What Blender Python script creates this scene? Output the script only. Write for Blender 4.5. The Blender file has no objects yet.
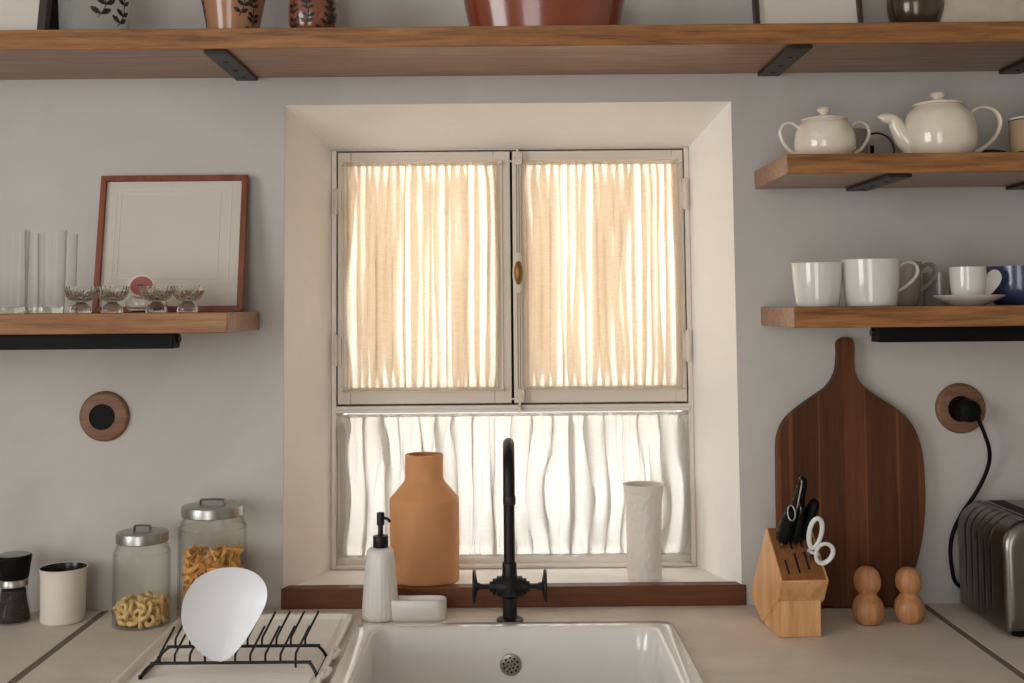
import bpy, bmesh, math, random
from mathutils import Vector, Matrix, noise
R = math.radians
PI = math.pi
random.seed(7)
scene = bpy.context.scene
COL = scene.collection

# ------------------------------------------------------------------ camera
CAM = Vector((0, -1.9, 1.4))
TH, RO = R(3.9), R(0.5)
FPX = 1140.0                       # focal length in pixels of a 1024 px wide frame
U0 = Vector((0, -math.sin(TH), math.cos(TH)))
FW = Vector((0, math.cos(TH), math.sin(TH)))
RV = Vector((1, 0, 0)) * math.cos(RO) - U0 * math.sin(RO)
UV = Vector((1, 0, 0)) * math.sin(RO) + U0 * math.cos(RO)
cd = bpy.data.cameras.new('camera')
cam = bpy.data.objects.new('camera', cd)
COL.objects.link(cam)
m3 = Matrix((RV, UV, -FW)).transposed()
cam.matrix_world = Matrix.Translation(CAM) @ m3.to_4x4()
cd.sensor_fit = 'HORIZONTAL'; cd.sensor_width = 36
cd.lens = 36 * FPX / 1024
PX0, PY0 = 504.3, 227.3
cd.shift_x = (512 - PX0) / 1024
cd.shift_y = -(341.5 - PY0) / 1024
cd.clip_start = 0.05
scene.camera = cam

# ------------------------------------------------------------------ world, light, exposure
w = bpy.data.worlds.new('sky'); scene.world = w; w.use_nodes = True
bg = w.node_tree.nodes['Background']
bg.inputs[0].default_value = (0.93, 0.97, 1.0, 1); bg.inputs[1].default_value = 1.0

def area(name, loc, rot, sx, sy, power, color):
    l = bpy.data.lights.new(name, 'AREA'); l.shape = 'RECTANGLE'; l.size = sx; l.size_y = sy
    l.energy = power; l.color = color
    o = bpy.data.objects.new(name, l); o.location = loc; o.rotation_euler = rot
    COL.objects.link(o); return o
area('daylight_beyond_kitchen_window', (0.0, 1.5, 1.55), (R(-90), 0, 0), 3.2, 2.6, 84, (0.94, 0.975, 1.0))
sun_d = bpy.data.lights.new('bounce_sun', 'SUN'); sun_d.energy = 34; sun_d.angle = R(1); sun_d.color = (1.0, 0.985, 0.965)  # added sun along the facade, lights only the added ground outside
sun = bpy.data.objects.new('bounce_sun', sun_d); COL.objects.link(sun)
sun.rotation_euler = Vector((-0.8, 0.0, -0.6)).to_track_quat('-Z', 'Y').to_euler()
area('daylight_left_window', (-2.35, -2.2, 1.55), (0, R(-90), 0), 1.3, 1.5, 27, (0.98, 0.985, 1.0))
area('daylight_garden_door', (-0.75, -3.95, 1.15), (R(90), 0, 0), 1.1, 2.1, 17, (1.0, 0.97, 0.93))

scene.view_settings.view_transform = 'Standard'
scene.view_settings.look = 'None'
scene.view_settings.exposure = 0.22
scene.view_settings.gamma = 1.0
scene.view_settings.use_curve_mapping = False
try: scene.cycles.transparent_max_bounces = 24
except Exception: pass

# ------------------------------------------------------------------ materials
def lin(c):
    out = []
    for v in c:
        v = v / 255.0
        out.append(v / 12.92 if v <= 0.04045 else ((v + 0.055) / 1.055) ** 2.4)
    return tuple(out) + (1,)

def base_mat(name):
    m = bpy.data.materials.new(name); m.use_nodes = True
    nt = m.node_tree
    return m, nt, nt.nodes['Principled BSDF']

def pm(name, col, rough=0.5, metal=0.0, spec=0.5, coat=0.0, bump=0.0, bscale=60, var=0.0, vscale=8, sss=0.0):
    m, nt, b = base_mat(name)
    b.inputs['Base Color'].default_value = lin(col)
    b.inputs['Roughness'].default_value = rough
    b.inputs['Metallic'].default_value = metal
    b.inputs['Specular IOR Level'].default_value = spec
    b.inputs['Coat Weight'].default_value = coat
    b.inputs['Coat Roughness'].default_value = 0.08
    tc = nt.nodes.new('ShaderNodeTexCoord')
    if var > 0:
        n = nt.nodes.new('ShaderNodeTexNoise'); n.inputs['Scale'].default_value = vscale; n.inputs['Detail'].default_value = 6
        nt.links.new(tc.outputs['Object'], n.inputs['Vector'])
        mp = nt.nodes.new('ShaderNodeMapRange'); mp.inputs['From Min'].default_value = 0.3; mp.inputs['From Max'].default_value = 0.7
        mp.inputs['To Min'].default_value = 1 - var; mp.inputs['To Max'].default_value = 1 + var
        nt.links.new(n.outputs['Fac'], mp.inputs['Value'])
        hs = nt.nodes.new('ShaderNodeHueSaturation'); hs.inputs['Color'].default_value = lin(col)
        nt.links.new(mp.outputs['Result'], hs.inputs['Value'])
        nt.links.new(hs.outputs['Color'], b.inputs['Base Color'])
    if bump > 0:
        n2 = nt.nodes.new('ShaderNodeTexNoise'); n2.inputs['Scale'].default_value = bscale; n2.inputs['Detail'].default_value = 4
        nt.links.new(tc.outputs['Object'], n2.inputs['Vector'])
        bp = nt.nodes.new('ShaderNodeBump'); bp.inputs['Strength'].default_value = bump; bp.inputs['Distance'].default_value = 0.004
        nt.links.new(n2.outputs['Fac'], bp.inputs['Height']); nt.links.new(bp.outputs['Normal'], b.inputs['Normal'])
    return m

def wood(name, c1, c2, axis='X', scale=1.0, rough=0.4, spec=0.5, stripes=None, bump=0.15, coat=0.0, crough=0.16):
    """long-grain wood; axis is the direction the grain runs; stripes = list of (pos along x, colour)"""
    m, nt, b = base_mat(name)
    tc = nt.nodes.new('ShaderNodeTexCoord')
    mp = nt.nodes.new('ShaderNodeMapping')
    s = {'X': (0.9, 14, 14), 'Y': (14, 0.9, 14), 'Z': (14, 14, 0.9)}[axis]
    mp.inputs['Scale'].default_value = tuple(v * scale for v in s)
    nt.links.new(tc.outputs['Object'], mp.inputs['Vector'])
    n = nt.nodes.new('ShaderNodeTexNoise'); n.inputs['Scale'].default_value = 3.0; n.inputs['Detail'].default_value = 8
    n.inputs['Roughness'].default_value = 0.62; n.inputs['Distortion'].default_value = 0.6
    nt.links.new(mp.outputs['Vector'], n.inputs['Vector'])
    n2 = nt.nodes.new('ShaderNodeTexNoise'); n2.inputs['Scale'].default_value = 16; n2.inputs['Detail'].default_value = 3
    nt.links.new(mp.outputs['Vector'], n2.inputs['Vector'])
    ad = nt.nodes.new('ShaderNodeMath'); ad.operation = 'MULTIPLY_ADD'
    ad.inputs[1].default_value = 0.35
    nt.links.new(n2.outputs['Fac'], ad.inputs[0]); nt.links.new(n.outputs['Fac'], ad.inputs[2])
    cr = nt.nodes.new('ShaderNodeValToRGB')
    cr.color_ramp.elements[0].position = 0.48; cr.color_ramp.elements[0].color = lin(c1)
    cr.color_ramp.elements[1].position = 0.86; cr.color_ramp.elements[1].color = lin(c2)
    nt.links.new(ad.outputs[0], cr.inputs['Fac'])
    out = cr.outputs['Color']
    if stripes:
        sx = nt.nodes.new('ShaderNodeSeparateXYZ'); nt.links.new(tc.outputs['Object'], sx.inputs[0])
        mr = nt.nodes.new('ShaderNodeMapRange'); mr.inputs['From Min'].default_value = stripes[0]; mr.inputs['From Max'].default_value = stripes[1]
        nt.links.new(sx.outputs['X'], mr.inputs['Value'])
        r2 = nt.nodes.new('ShaderNodeValToRGB'); r2.color_ramp.interpolation = 'CONSTANT'
        els = stripes[2]
        r2.color_ramp.elements[0].position = els[0][0]; r2.color_ramp.elements[0].color = lin(els[0][1])
        r2.color_ramp.elements[1].position = els[1][0]; r2.color_ramp.elements[1].color = lin(els[1][1])
        for p, c in els[2:]:
            e = r2.color_ramp.elements.new(p); e.color = lin(c)
        nt.links.new(mr.outputs['Result'], r2.inputs['Fac'])
        mx = nt.nodes.new('ShaderNodeMix'); mx.data_type = 'RGBA'; mx.blend_type = 'MULTIPLY'; mx.inputs[0].default_value = 1
        nt.links.new(out, mx.inputs[6]); nt.links.new(r2.outputs['Color'], mx.inputs[7])
        out = mx.outputs[2]
    nt.links.new(out, b.inputs['Base Color'])
    b.inputs['Roughness'].default_value = rough; b.inputs['Specular IOR Level'].default_value = spec
    b.inputs['Coat Weight'].default_value = coat; b.inputs['Coat Roughness'].default_value = crough
    bp = nt.nodes.new('ShaderNodeBump'); bp.inputs['Strength'].default_value = bump; bp.inputs['Distance'].default_value = 0.001
    nt.links.new(ad.outputs[0], bp.inputs['Height']); nt.links.new(bp.outputs['Normal'], b.inputs['Normal'])
    return m

def plaster(name, c1, c2, scale=2.2, rough=0.75, bump=0.25):
    m, nt, b = base_mat(name)
    tc = nt.nodes.new('ShaderNodeTexCoord')
    n = nt.nodes.new('ShaderNodeTexNoise'); n.inputs['Scale'].default_value = scale; n.inputs['Detail'].default_value = 7
    n.inputs['Roughness'].default_value = 0.55; n.inputs['Distortion'].default_value = 0.8
    nt.links.new(tc.outputs['Object'], n.inputs['Vector'])
    cr = nt.nodes.new('ShaderNodeValToRGB')
    cr.color_ramp.elements[0].position = 0.3; cr.color_ramp.elements[0].color = lin(c1)
    cr.color_ramp.elements[1].position = 0.7; cr.color_ramp.elements[1].color = lin(c2)
    nt.links.new(n.outputs['Fac'], cr.inputs['Fac']); nt.links.new(cr.outputs['Color'], b.inputs['Base Color'])
    n2 = nt.nodes.new('ShaderNodeTexNoise'); n2.inputs['Scale'].default_value = scale * 9; n2.inputs['Detail'].default_value = 9
    nt.links.new(tc.outputs['Object'], n2.inputs['Vector'])
    bp = nt.nodes.new('ShaderNodeBump'); bp.inputs['Strength'].default_value = bump; bp.inputs['Distance'].default_value = 0.004
    nt.links.new(n2.outputs['Fac'], bp.inputs['Height']); nt.links.new(bp.outputs['Normal'], b.inputs['Normal'])
    b.inputs['Roughness'].default_value = rough; b.inputs['Specular IOR Level'].default_value = 0.3
    return m

def thin_glass(name, tint=(235, 240, 236), edge=0.75, power=2.6, gloss=0.025, haze=0.0, refl=0.5, base=0.012):
    """a thin-walled clear glass: see-through face on, darker and more reflective toward its edges"""
    m = bpy.data.materials.new(name); m.use_nodes = True; nt = m.node_tree; nt.nodes.clear()
    out = nt.nodes.new('ShaderNodeOutputMaterial')
    tr = nt.nodes.new('ShaderNodeBsdfTransparent')
    gl = nt.nodes.new('ShaderNodeBsdfGlossy'); gl.inputs['Roughness'].default_value = gloss
    lw = nt.nodes.new('ShaderNodeLayerWeight'); lw.inputs['Blend'].default_value = 0.5
    pw = nt.nodes.new('ShaderNodeMath'); pw.operation = 'POWER'; pw.inputs[1].default_value = power
    nt.links.new(lw.outputs['Facing'], pw.inputs[0])
    mc = nt.nodes.new('ShaderNodeMix'); mc.data_type = 'RGBA'
    nt.links.new(pw.outputs[0], mc.inputs[0])
    mc.inputs[6].default_value = lin(tint); mc.inputs[7].default_value = tuple(v * edge for v in lin(tint)[:3]) + (1,)
    nt.links.new(mc.outputs[2], tr.inputs['Color'])
    p5 = nt.nodes.new('ShaderNodeMath'); p5.operation = 'POWER'; p5.inputs[1].default_value = 5.0
    nt.links.new(lw.outputs['Facing'], p5.inputs[0])
    fr = nt.nodes.new('ShaderNodeMath'); fr.operation = 'MULTIPLY_ADD'; fr.inputs[1].default_value = refl; fr.inputs[2].default_value = base
    nt.links.new(p5.outputs[0], fr.inputs[0])
    mx = nt.nodes.new('ShaderNodeMixShader')
    nt.links.new(fr.outputs[0], mx.inputs[0]); nt.links.new(tr.outputs[0], mx.inputs[1]); nt.links.new(gl.outputs[0], mx.inputs[2])
    last = mx
    if haze > 0:
        dfz = nt.nodes.new('ShaderNodeBsdfDiffuse'); dfz.inputs['Color'].default_value = lin((225, 228, 222))
        last = nt.nodes.new('ShaderNodeMixShader'); last.inputs[0].default_value = haze
        nt.links.new(mx.outputs[0], last.inputs[1]); nt.links.new(dfz.outputs[0], last.inputs[2])
    nt.links.new(last.outputs[0], out.inputs['Surface'])
    return m

def solid_glass(name, tint=(240, 240, 232), rough=0.02):
    m, nt, b = base_mat(name)
    b.inputs['Base Color'].default_value = lin(tint); b.inputs['Transmission Weight'].default_value = 1.0
    b.inputs['Roughness'].default_value = rough; b.inputs['IOR'].default_value = 1.45
    return m

def cloth(name, front, trans, see=0.3, weave=900):
    """loosely woven cotton: reflects, lets light through, and has tiny gaps between the threads"""
    m = bpy.data.materials.new(name); m.use_nodes = True; nt = m.node_tree; nt.nodes.clear()
    out = nt.nodes.new('ShaderNodeOutputMaterial')
    df = nt.nodes.new('ShaderNodeBsdfDiffuse'); df.inputs['Color'].default_value = lin(front)
    tl = nt.nodes.new('ShaderNodeBsdfTranslucent'); tl.inputs['Color'].default_value = lin(trans)
    tp = nt.nodes.new('ShaderNodeBsdfTransparent')
    m1 = nt.nodes.new('ShaderNodeMixShader'); m1.inputs[0].default_value = 0.55
    nt.links.new(df.outputs[0], m1.inputs[1]); nt.links.new(tl.outputs[0], m1.inputs[2])
    tc = nt.nodes.new('ShaderNodeTexCoord')
    mp = nt.nodes.new('ShaderNodeMapping'); mp.inputs['Scale'].default_value = (40, 40, 420)
    nt.links.new(tc.outputs['Object'], mp.inputs['Vector'])
    n = nt.nodes.new('ShaderNodeTexNoise'); n.inputs['Scale'].default_value = 2.0; n.inputs['Detail'].default_value = 4
    nt.links.new(mp.outputs['Vector'], n.inputs['Vector'])
    mr = nt.nodes.new('ShaderNodeMapRange'); mr.inputs['From Min'].default_value = 0.3; mr.inputs['From Max'].default_value = 0.7
    mr.inputs['To Min'].default_value = see * 0.6; mr.inputs['To Max'].default_value = see * 1.4
    nt.links.new(n.outputs['Fac'], mr.inputs['Value'])
    m2 = nt.nodes.new('ShaderNodeMixShader')
    nt.links.new(mr.outputs['Result'], m2.inputs[0]); nt.links.new(m1.outputs[0], m2.inputs[1]); nt.links.new(tp.outputs[0], m2.inputs[2])
    nt.links.new(m2.outputs[0], out.inputs['Surface'])
    return m

M = {}
M['wall'] = plaster('grey_limewash', (184, 180, 175), (207, 203, 198), 2.0, 0.8, 0.18)
M['reveal'] = plaster('cream_plaster', (245, 239, 232), (250, 245, 239), 5.0, 0.6, 0.35)
M['white_paint'] = plaster('white_room_paint', (222, 218, 212), (228, 224, 218), 1.5, 0.9, 0.05)
M['floor'] = plaster('floor_screed', (120, 112, 102), (140, 130, 120), 1.5, 0.6, 0.1)
M['bounce_ground'] = plaster('pale_bounce_ground', (205, 196, 182), (222, 214, 200), 2.0, 0.8, 0.2)  # pale colour for the added ground that bounces light indoors
M['counter'] = plaster('taupe_screed', (210, 199, 186), (229, 219, 206), 7.0, 0.5, 0.12)
M['joint'] = pm('dark_joint', (116, 104, 94), 0.7)
M['oak'] = wood('oak_shelf', (110, 70, 40), (168, 117, 70), 'X', 2.2, 0.3, 0.3, bump=0.0, coat=0.2, crough=0.2)
M['oak_end'] = wood('oak_end', (190, 148, 108), (222, 184, 142), 'Y', 1.6, 0.5, 0.4)
M['trimwood'] = wood('red_brown_trim', (80, 45, 26), (116, 68, 40), 'X', 1.0, 0.45, 0.4)
M['framewood'] = wood('cherry_frame', (104, 44, 18), (146, 68, 30), 'Z', 1.5, 0.4, 0.5)
M['blockwood'] = wood('beech_block', (196, 142, 90), (230, 182, 130), 'Z', 1.2, 0.45, 0.4)
M['blocktop'] = wood('beech_block_top', (120, 76, 44), (150, 98, 60), 'Y', 1.5, 0.5, 0.3)
M['dollwood'] = wood('turned_beech', (174, 118, 76), (210, 154, 108), 'Z', 2.0, 0.4, 0.4)
M['socketwood'] = wood('socket_wood', (112, 78, 56), (144, 106, 80), 'X', 2.5, 0.5, 0.4)
st = [(0.0, (226, 200, 176)), (0.045, (170, 154, 142)), (0.10, (226, 200, 176)), (0.125, (158, 142, 130)), (0.27, (170, 152, 140)), (0.29, (226, 204, 184)),
      (0.30, (166, 148, 138)), (0.46, (205, 182, 162)), (0.59, (235, 212, 190)), (0.605, (168, 150, 138)), (0.80, (222, 198, 176)), (0.815, (172, 154, 142)), (0.93, (214, 186, 164))]
M['board'] = wood('walnut_board', (112, 74, 50), (148, 102, 70), 'Z', 1.3, 0.55, 0.25, stripes=(-0.125, 0.125, st))
M['black'] = pm('matt_black_metal', (14, 14, 14), 0.42, 0.0, 0.35)
M['black_steel'] = pm('black_bracket_steel', (46, 44, 42), 0.45, 0.4, 0.5, bump=0.1, bscale=200)
M['black_plastic'] = pm('black_plastic', (10, 10, 10), 0.55, spec=0.15)
M['window_paint'] = pm('beige_window_paint', (224, 211, 195), 0.42, bump=0.12, bscale=40)
M['window_white'] = pm('white_window_paint', (228, 219, 208), 0.35, bump=0.08, bscale=40)
M['gap_shade_screw'] = pm('dark_gap_shade_screw', (40, 34, 28), 0.8)  # shade of the sash gaps as a dark colour; also the hook screws
M['bronze'] = pm('aged_bronze', (140, 108, 62), 0.4, 0.9)
M['pane'] = thin_glass('window_glass', (251, 250, 248), 0.95)
M['curtain'] = cloth('cream_cotton', (232, 221, 206), (239, 227, 209), 0.17)
M['curtain_low'] = cloth('white_cotton', (228, 225, 220), (202, 198, 192), 0.09)
M['ceramic'] = pm('white_glazed_ceramic', (226, 224, 220), 0.14, coat=0.5)
M['mug'] = pm('grey_white_glaze', (222, 219, 213), 0.12, coat=0.6)
M['mug_shade'] = pm('taupe_grey_shade_glaze', (160, 150, 140), 0.2, coat=0.4)  # rear mug has its shade in this colour; creamer and cup are simply grey
M['teapot'] = pm('cream_stoneware_glaze', (234, 222, 204), 0.12, coat=0.7, var=0.05, vscale=18)
M['tray'] = pm('white_tray', (236, 229, 220), 0.3)
M['sinkc'] = pm('white_fireclay', (236, 233, 228), 0.12, coat=0.6)
M['platec'] = pm('plain_white_plate', (238, 240, 243), 0.35)
M['blue'] = pm('navy_blue_glaze', (58, 66, 100), 0.2, coat=0.6, bump=0.15, bscale=90)
M['steel'] = pm('brushed_steel', (170, 168, 164), 0.32, 1.0, bump=0.05, bscale=150)
M['chrome'] = pm('toaster_chrome', (128, 124, 119), 0.28, 1.0)
M['terra'] = pm('matt_terracotta', (212, 152, 102), 0.75, bump=0.35, bscale=60, var=0.08, vscale=14)
M['jug'] = pm('glazed_tan_clay', (166, 118, 86), 0.22, coat=0.5, var=0.12, vscale=14)
M['jug_dark'] = pm('glazed_red_clay', (132, 76, 52), 0.2, coat=0.6, var=0.12, vscale=16)
M['bowl_red'] = pm('red_brown_glaze', (134, 62, 36), 0.16, coat=0.7, var=0.12, vscale=10, bump=0.1, bscale=30)
M['brown_glaze'] = pm('dark_bronze_glaze', (74, 56, 38), 0.2, 0.3, coat=0.6, var=0.2, vscale=20)
M['leaf'] = pm('painted_leaf_black', (30, 26, 22), 0.4)
M['biscuit'] = pm('white_textured_porcelain', (234, 226, 217), 0.45, bump=0.2, bscale=80)
M['soap'] = pm('speckled_white_ceramic', (228, 224, 217), 0.3, coat=0.2, bump=0.12, bscale=120)
M['mat_board'] = pm('grey_mat_board', (212, 203, 193), 0.8)
M['mat_emboss'] = pm('mat_bevel_edge', (232, 225, 216), 0.7)
M['dark_frame'] = pm('dark_brown_frame', (52, 42, 34), 0.45)
M['glass'] = thin_glass('jar_glass', (254, 254, 252), 0.74, 2.8, base=0.008)
M['tumbler'] = thin_glass('tumbler_glass', (255, 255, 254), 0.62, 2.2, refl=0.35, base=0.014)
M['cut_glass'] = solid_glass('pressed_glass', (255, 255, 252))
M['frost'] = thin_glass('grey_green_glass', (250, 252, 249), 0.7, 1.8, 0.08, 0.22)
M['pink'] = pm('dusty_pink_card', (168, 98, 92), 0.6)
M['pasta1'] = pm('pale_dried_pasta', (222, 190, 132), 0.55, bump=0.1)
M['pasta2'] = pm('golden_dried_pasta', (222, 168, 98), 0.55, bump=0.1)
M['pepper'] = pm('peppercorns', (42, 34, 28), 0.6, bump=1.0, bscale=300, var=0.5, vscale=260)
M['cupwhite'] = pm('matt_cream_cup', (228, 219, 205), 0.4)
M['cupblack'] = pm('black_cup_lining', (30, 28, 27), 0.25)
M['tan_label'] = pm('tan_paper_label', (176, 152, 116), 0.6)
M['stone'] = pm('pale_speckled_stone', (196, 184, 168), 0.6, bump=0.4, bscale=30, var=0.12, vscale=30)
M['scissor_white'] = pm('white_plastic_grip', (222, 222, 220), 0.3)

# ------------------------------------------------------------------ mesh helpers
class MB:
    def __init__(s): s.v = []; s.f = []; s.mi = []
    def add(s, verts, faces, mi=0):
        b = len(s.v); s.v += [tuple(p) for p in verts]
        s.f += [tuple(i + b for i in f) for f in faces]; s.mi += [mi] * len(faces); return s
    def box(s, x0, x1, y0, y1, z0, z1, mi=0):
        v = [(x, y, z) for x in (x0, x1) for y in (y0, y1) for z in (z0, z1)]
        return s.add(v, [(0, 1, 3, 2), (4, 6, 7, 5), (0, 4, 5, 1), (2, 3, 7, 6), (0, 2, 6, 4), (1, 5, 7, 3)], mi)
    def lathe(s, prof, c=(0, 0, 0), seg=48, axis='Z', flute=None, mi=0, closed=False, mat=None, sx=1, sy=1):
        """prof: list of (r, h); ends at r=0 are closed to a point"""
        vs, fs, rings = [], [], []
        for (r, h) in prof:
            if r <= 1e-6:
                rings.append([len(vs)]); vs.append((0, 0, h))
            else:
                ring = []
                for i in range(seg):
                    a = 2 * PI * i / seg; rr = r
                    if flute: rr = r * (1 + flute(a, h))
                    ring.append(len(vs)); vs.append((rr * math.cos(a) * sx, rr * math.sin(a) * sy, h))
                rings.append(ring)
        pairs = list(zip(rings, rings[1:]))
        if closed: pairs.append((rings[-1], rings[0]))
        for a, b in pairs:
            n = max(len(a), len(b))
            if len(a) == 1 and len(b) == 1: continue
            for i in range(n):
                j = (i + 1) % n
                if len(a) == 1: fs.append((a[0], b[j], b[i]))
                elif len(b) == 1: fs.append((a[i], a[j], b[0]))
                else: fs.append((a[i], a[j], b[j], b[i]))
        out = []
        for p in vs:
            x, y, z = p
            if axis == 'X': x, y, z = z, x, y
            elif axis == 'Y': x, y, z = x, z, -y
            q = Vector((x, y, z))
            if mat is not None: q = mat @ q
            out.append((q.x + c[0], q.y + c[1], q.z + c[2]))
        return s.add(out, fs, mi)
    def tube(s, pts, rad, seg=12, caps=True, flat=(1, 1), mi=0, up=None, loop=False):
        pts = [Vector(p) for p in pts]; n = len(pts)
        rads = rad if isinstance(rad, (list, tuple)) else [rad] * n
        vs = []; prev = None
        for i, p in enumerate(pts):
            if loop: t = pts[(i + 1) % n] - pts[i - 1]
            else: t = pts[min(i + 1, n - 1)] - pts[max(i - 1, 0)]
            t.normalize()
            if prev is None:
                a = Vector(up) if up is not None else (Vector((0, 0, 1)) if abs(t.z) < 0.9 else Vector((1, 0, 0)))
            else: a = prev
            a = (a - t * a.dot(t)).normalized(); prev = a
            bb = t.cross(a)
            for k in range(seg):
                an = 2 * PI * k / seg
                vs.append(p + (a * math.cos(an) * flat[0] + bb * math.sin(an) * flat[1]) * rads[i])
        fs = []
        for i in range(n if loop else n - 1):
            for k in range(seg):
                k2 = (k + 1) % seg; i2 = (i + 1) % n
                fs.append((i * seg + k, i * seg + k2, i2 * seg + k2, i2 * seg + k))
        if caps and not loop:
            fs.append(tuple(range(seg - 1, -1, -1))); fs.append(tuple((n - 1) * seg + k for k in range(seg)))
        return s.add(vs, fs, mi)
    def prism(s, poly, a, b, plane='XZ', mi=0, fn=None):
        """extrude polygon; plane XZ -> along y from a to b; YZ -> along x; XY -> along z"""
        n = len(poly); vs = []
        for d in (a, b):
            for (u, v) in poly:
                p = {'XZ': (u, d, v), 'YZ': (d, u, v), 'XY': (u, v, d)}[plane]
                vs.append(fn(Vector(p)) if fn else p)
        fs = [tuple(range(n)), tuple(range(2 * n - 1, n - 1, -1))]
        for i in range(n):
            j = (i + 1) % n; fs.append((i, i + n, j + n, j))
        return s.add(vs, fs, mi)
    def loft(s, loops, cap0=False, cap1=False, mi=0):
        n = len(loops[0]); vs = [p for l in loops for p in l]; fs = []
        for i in range(len(loops) - 1):
            for k in range(n):
                k2 = (k + 1) % n; fs.append((i * n + k, i * n + k2, (i + 1) * n + k2, (i + 1) * n + k))
        if cap0: fs.append(tuple(range(n - 1, -1, -1)))
        if cap1: fs.append(tuple((len(loops) - 1) * n + k for k in range(n)))
        return s.add(vs, fs, mi)
    def build(s, name, mat, parent=None, loc=(0, 0, 0), smooth=True, bevel=0, angle=40, segs=2, xf=None, rot=None):
        me = bpy.data.meshes.new(name)
        L = Vector(loc)
        if parent is not None: base = Vector(parent['_o'])
        else: base = L
        vs = [Vector(v) - base for v in s.v]
        if xf is not None: vs = [xf @ v for v in vs]
        me.from_pydata([tuple(v) for v in vs], [], s.f)
        mats = mat if isinstance(mat, (list, tuple)) else [mat]
        for m in mats: me.materials.append(m)
        for i, p in enumerate(me.polygons): p.material_index = s.mi[i]
        bm = bmesh.new(); bm.from_mesh(me); bmesh.ops.recalc_face_normals(bm, faces=bm.faces); bm.to_mesh(me); bm.free()
        if smooth:
            me.polygons.foreach_set('use_smooth', [True] * len(me.polygons))
            me.set_sharp_from_angle(angle=R(angle))
        o = bpy.data.objects.new(name, me); COL.objects.link(o)
        if parent is not None: o.parent = parent; o['_o'] = tuple(base)
        else: o.location = L; o['_o'] = tuple(L)
        if bevel:
            md = o.modifiers.new('bevel', 'BEVEL'); md.width = bevel; md.segments = segs; md.limit_method = 'ANGLE'; md.angle_limit = R(35)
        return o

def tag(o, label, cat, group=None, kind=None):
    o['label'] = label; o['category'] = cat
    if group: o['group'] = group
    if kind: o['kind'] = kind
    return o
def thing(name, loc, label, cat, group=None):
    o = bpy.data.objects.new(name, None); COL.objects.link(o); o.location = loc; o['_o'] = tuple(loc)
    o.empty_display_size = 0.02
    return tag(o, label, cat, group)
def struct(o): o['kind'] = 'structure'; return o
def copy_tree(o, parent=None):
    c = o.copy(); COL.objects.link(c); c.parent = parent
    for ch in list(o.children): copy_tree(ch, c)
    return c
def rrect(cx, cy, hx, hy, r, z, n=6):
    pts = []
    for (sx, sy, a0) in ((1, 1, 0), (-1, 1, 90), (-1, -1, 180), (1, -1, 270)):
        for k in range(n + 1):
            a = R(a0 + 90 * k / n)
            pts.append((cx + sx * (hx - r) + r * math.cos(a), cy + sy * (hy - r) + r * math.sin(a), z))
    return pts
def arc(c, r, a0, a1, n, plane='XZ'):
    out = []
    for i in range(n + 1):
        a = R(a0 + (a1 - a0) * i / n); u, v = r * math.cos(a), r * math.sin(a)
        out.append({'XZ': (c[0] + u, c[1], c[2] + v), 'YZ': (c[0], c[1] + u, c[2] + v), 'XY': (c[0] + u, c[1] + v, c[2])}[plane])
    return out
def spline(pts, n=8):
    """Catmull-Rom through points (any dimension)"""
    P = [Vector(p) for p in pts]; out = []
    for i in range(len(P) - 1):
        p0 = P[max(i - 1, 0)]; p1 = P[i]; p2 = P[i + 1]; p3 = P[min(i + 2, len(P) - 1)]
        for k in range(n):
            t = k / n
            out.append(0.5 * ((2 * p1) + (p2 - p0) * t + (2 * p0 - 5 * p1 + 4 * p2 - p3) * t * t + (3 * p1 - p0 - 3 * p2 + p3) * t ** 3))
    out.append(P[-1]); return out
def prof(pts, n=5): return [(max(p[0], 0), p[1]) for p in spline([(a, b) for a, b in pts], n)]
def shell(outer, t):
    """outer profile bottom->top of an open vessel; returns closed profile with an inner wall"""
    inner = [(max(r - t, 0.0005), max(z, outer[0][1] + t)) for r, z in reversed(outer)]
    return [(0, outer[0][1])] + outer + inner + [(0, outer[0][1] + t)]

# ------------------------------------------------------------------ room shell
ZC = 0.908
OX0, OX1, OZ0, OZ1 = -0.3676, 0.3836, 0.943, 1.7392        # opening in the wall face
IX0, IX1, IZ0, IZ1 = -0.3105, 0.3340, 0.9370, 1.6820       # opening at the window
YW = 0.15
RX0, RX1, RY0, RZ = -2.2, 2.2, -3.8, 2.6
b = MB()
b.box(RX0 - .1, OX0, 0, .34, 0, RZ); b.box(OX1, RX1 + .1, 0, .34, 0, RZ)
b.box(OX0, OX1, 0, .34, 0, OZ0 - .035); b.box(OX0, OX1, 0, .34, OZ1, RZ)
struct(b.build('wall_back', M['wall'], smooth=False))
b = MB()      # splayed plaster reveal
b.prism([(OX0, 0.002), (IX0, YW), (IX0, .34), (OX0, .34)], OZ0 - .035, OZ1, 'XY')
b.prism([(OX1, 0.002), (OX1, .34), (IX1, .34), (IX1, YW)], OZ0 - .035, OZ1, 'XY')
b.prism([(0.0025, OZ1), (YW, IZ1), (.34, IZ1), (.34, OZ1)], OX0, OX1, 'YZ')
b.prism([(0.022, OZ0 - .035), (0.022, IZ0 - .0005), (YW, IZ0 - .0005), (.34, IZ0 - .0005), (.34, OZ0 - .035)], OX0, OX1, 'YZ')
struct(b.build('trim_1', M['reveal'], smooth=False))
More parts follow.
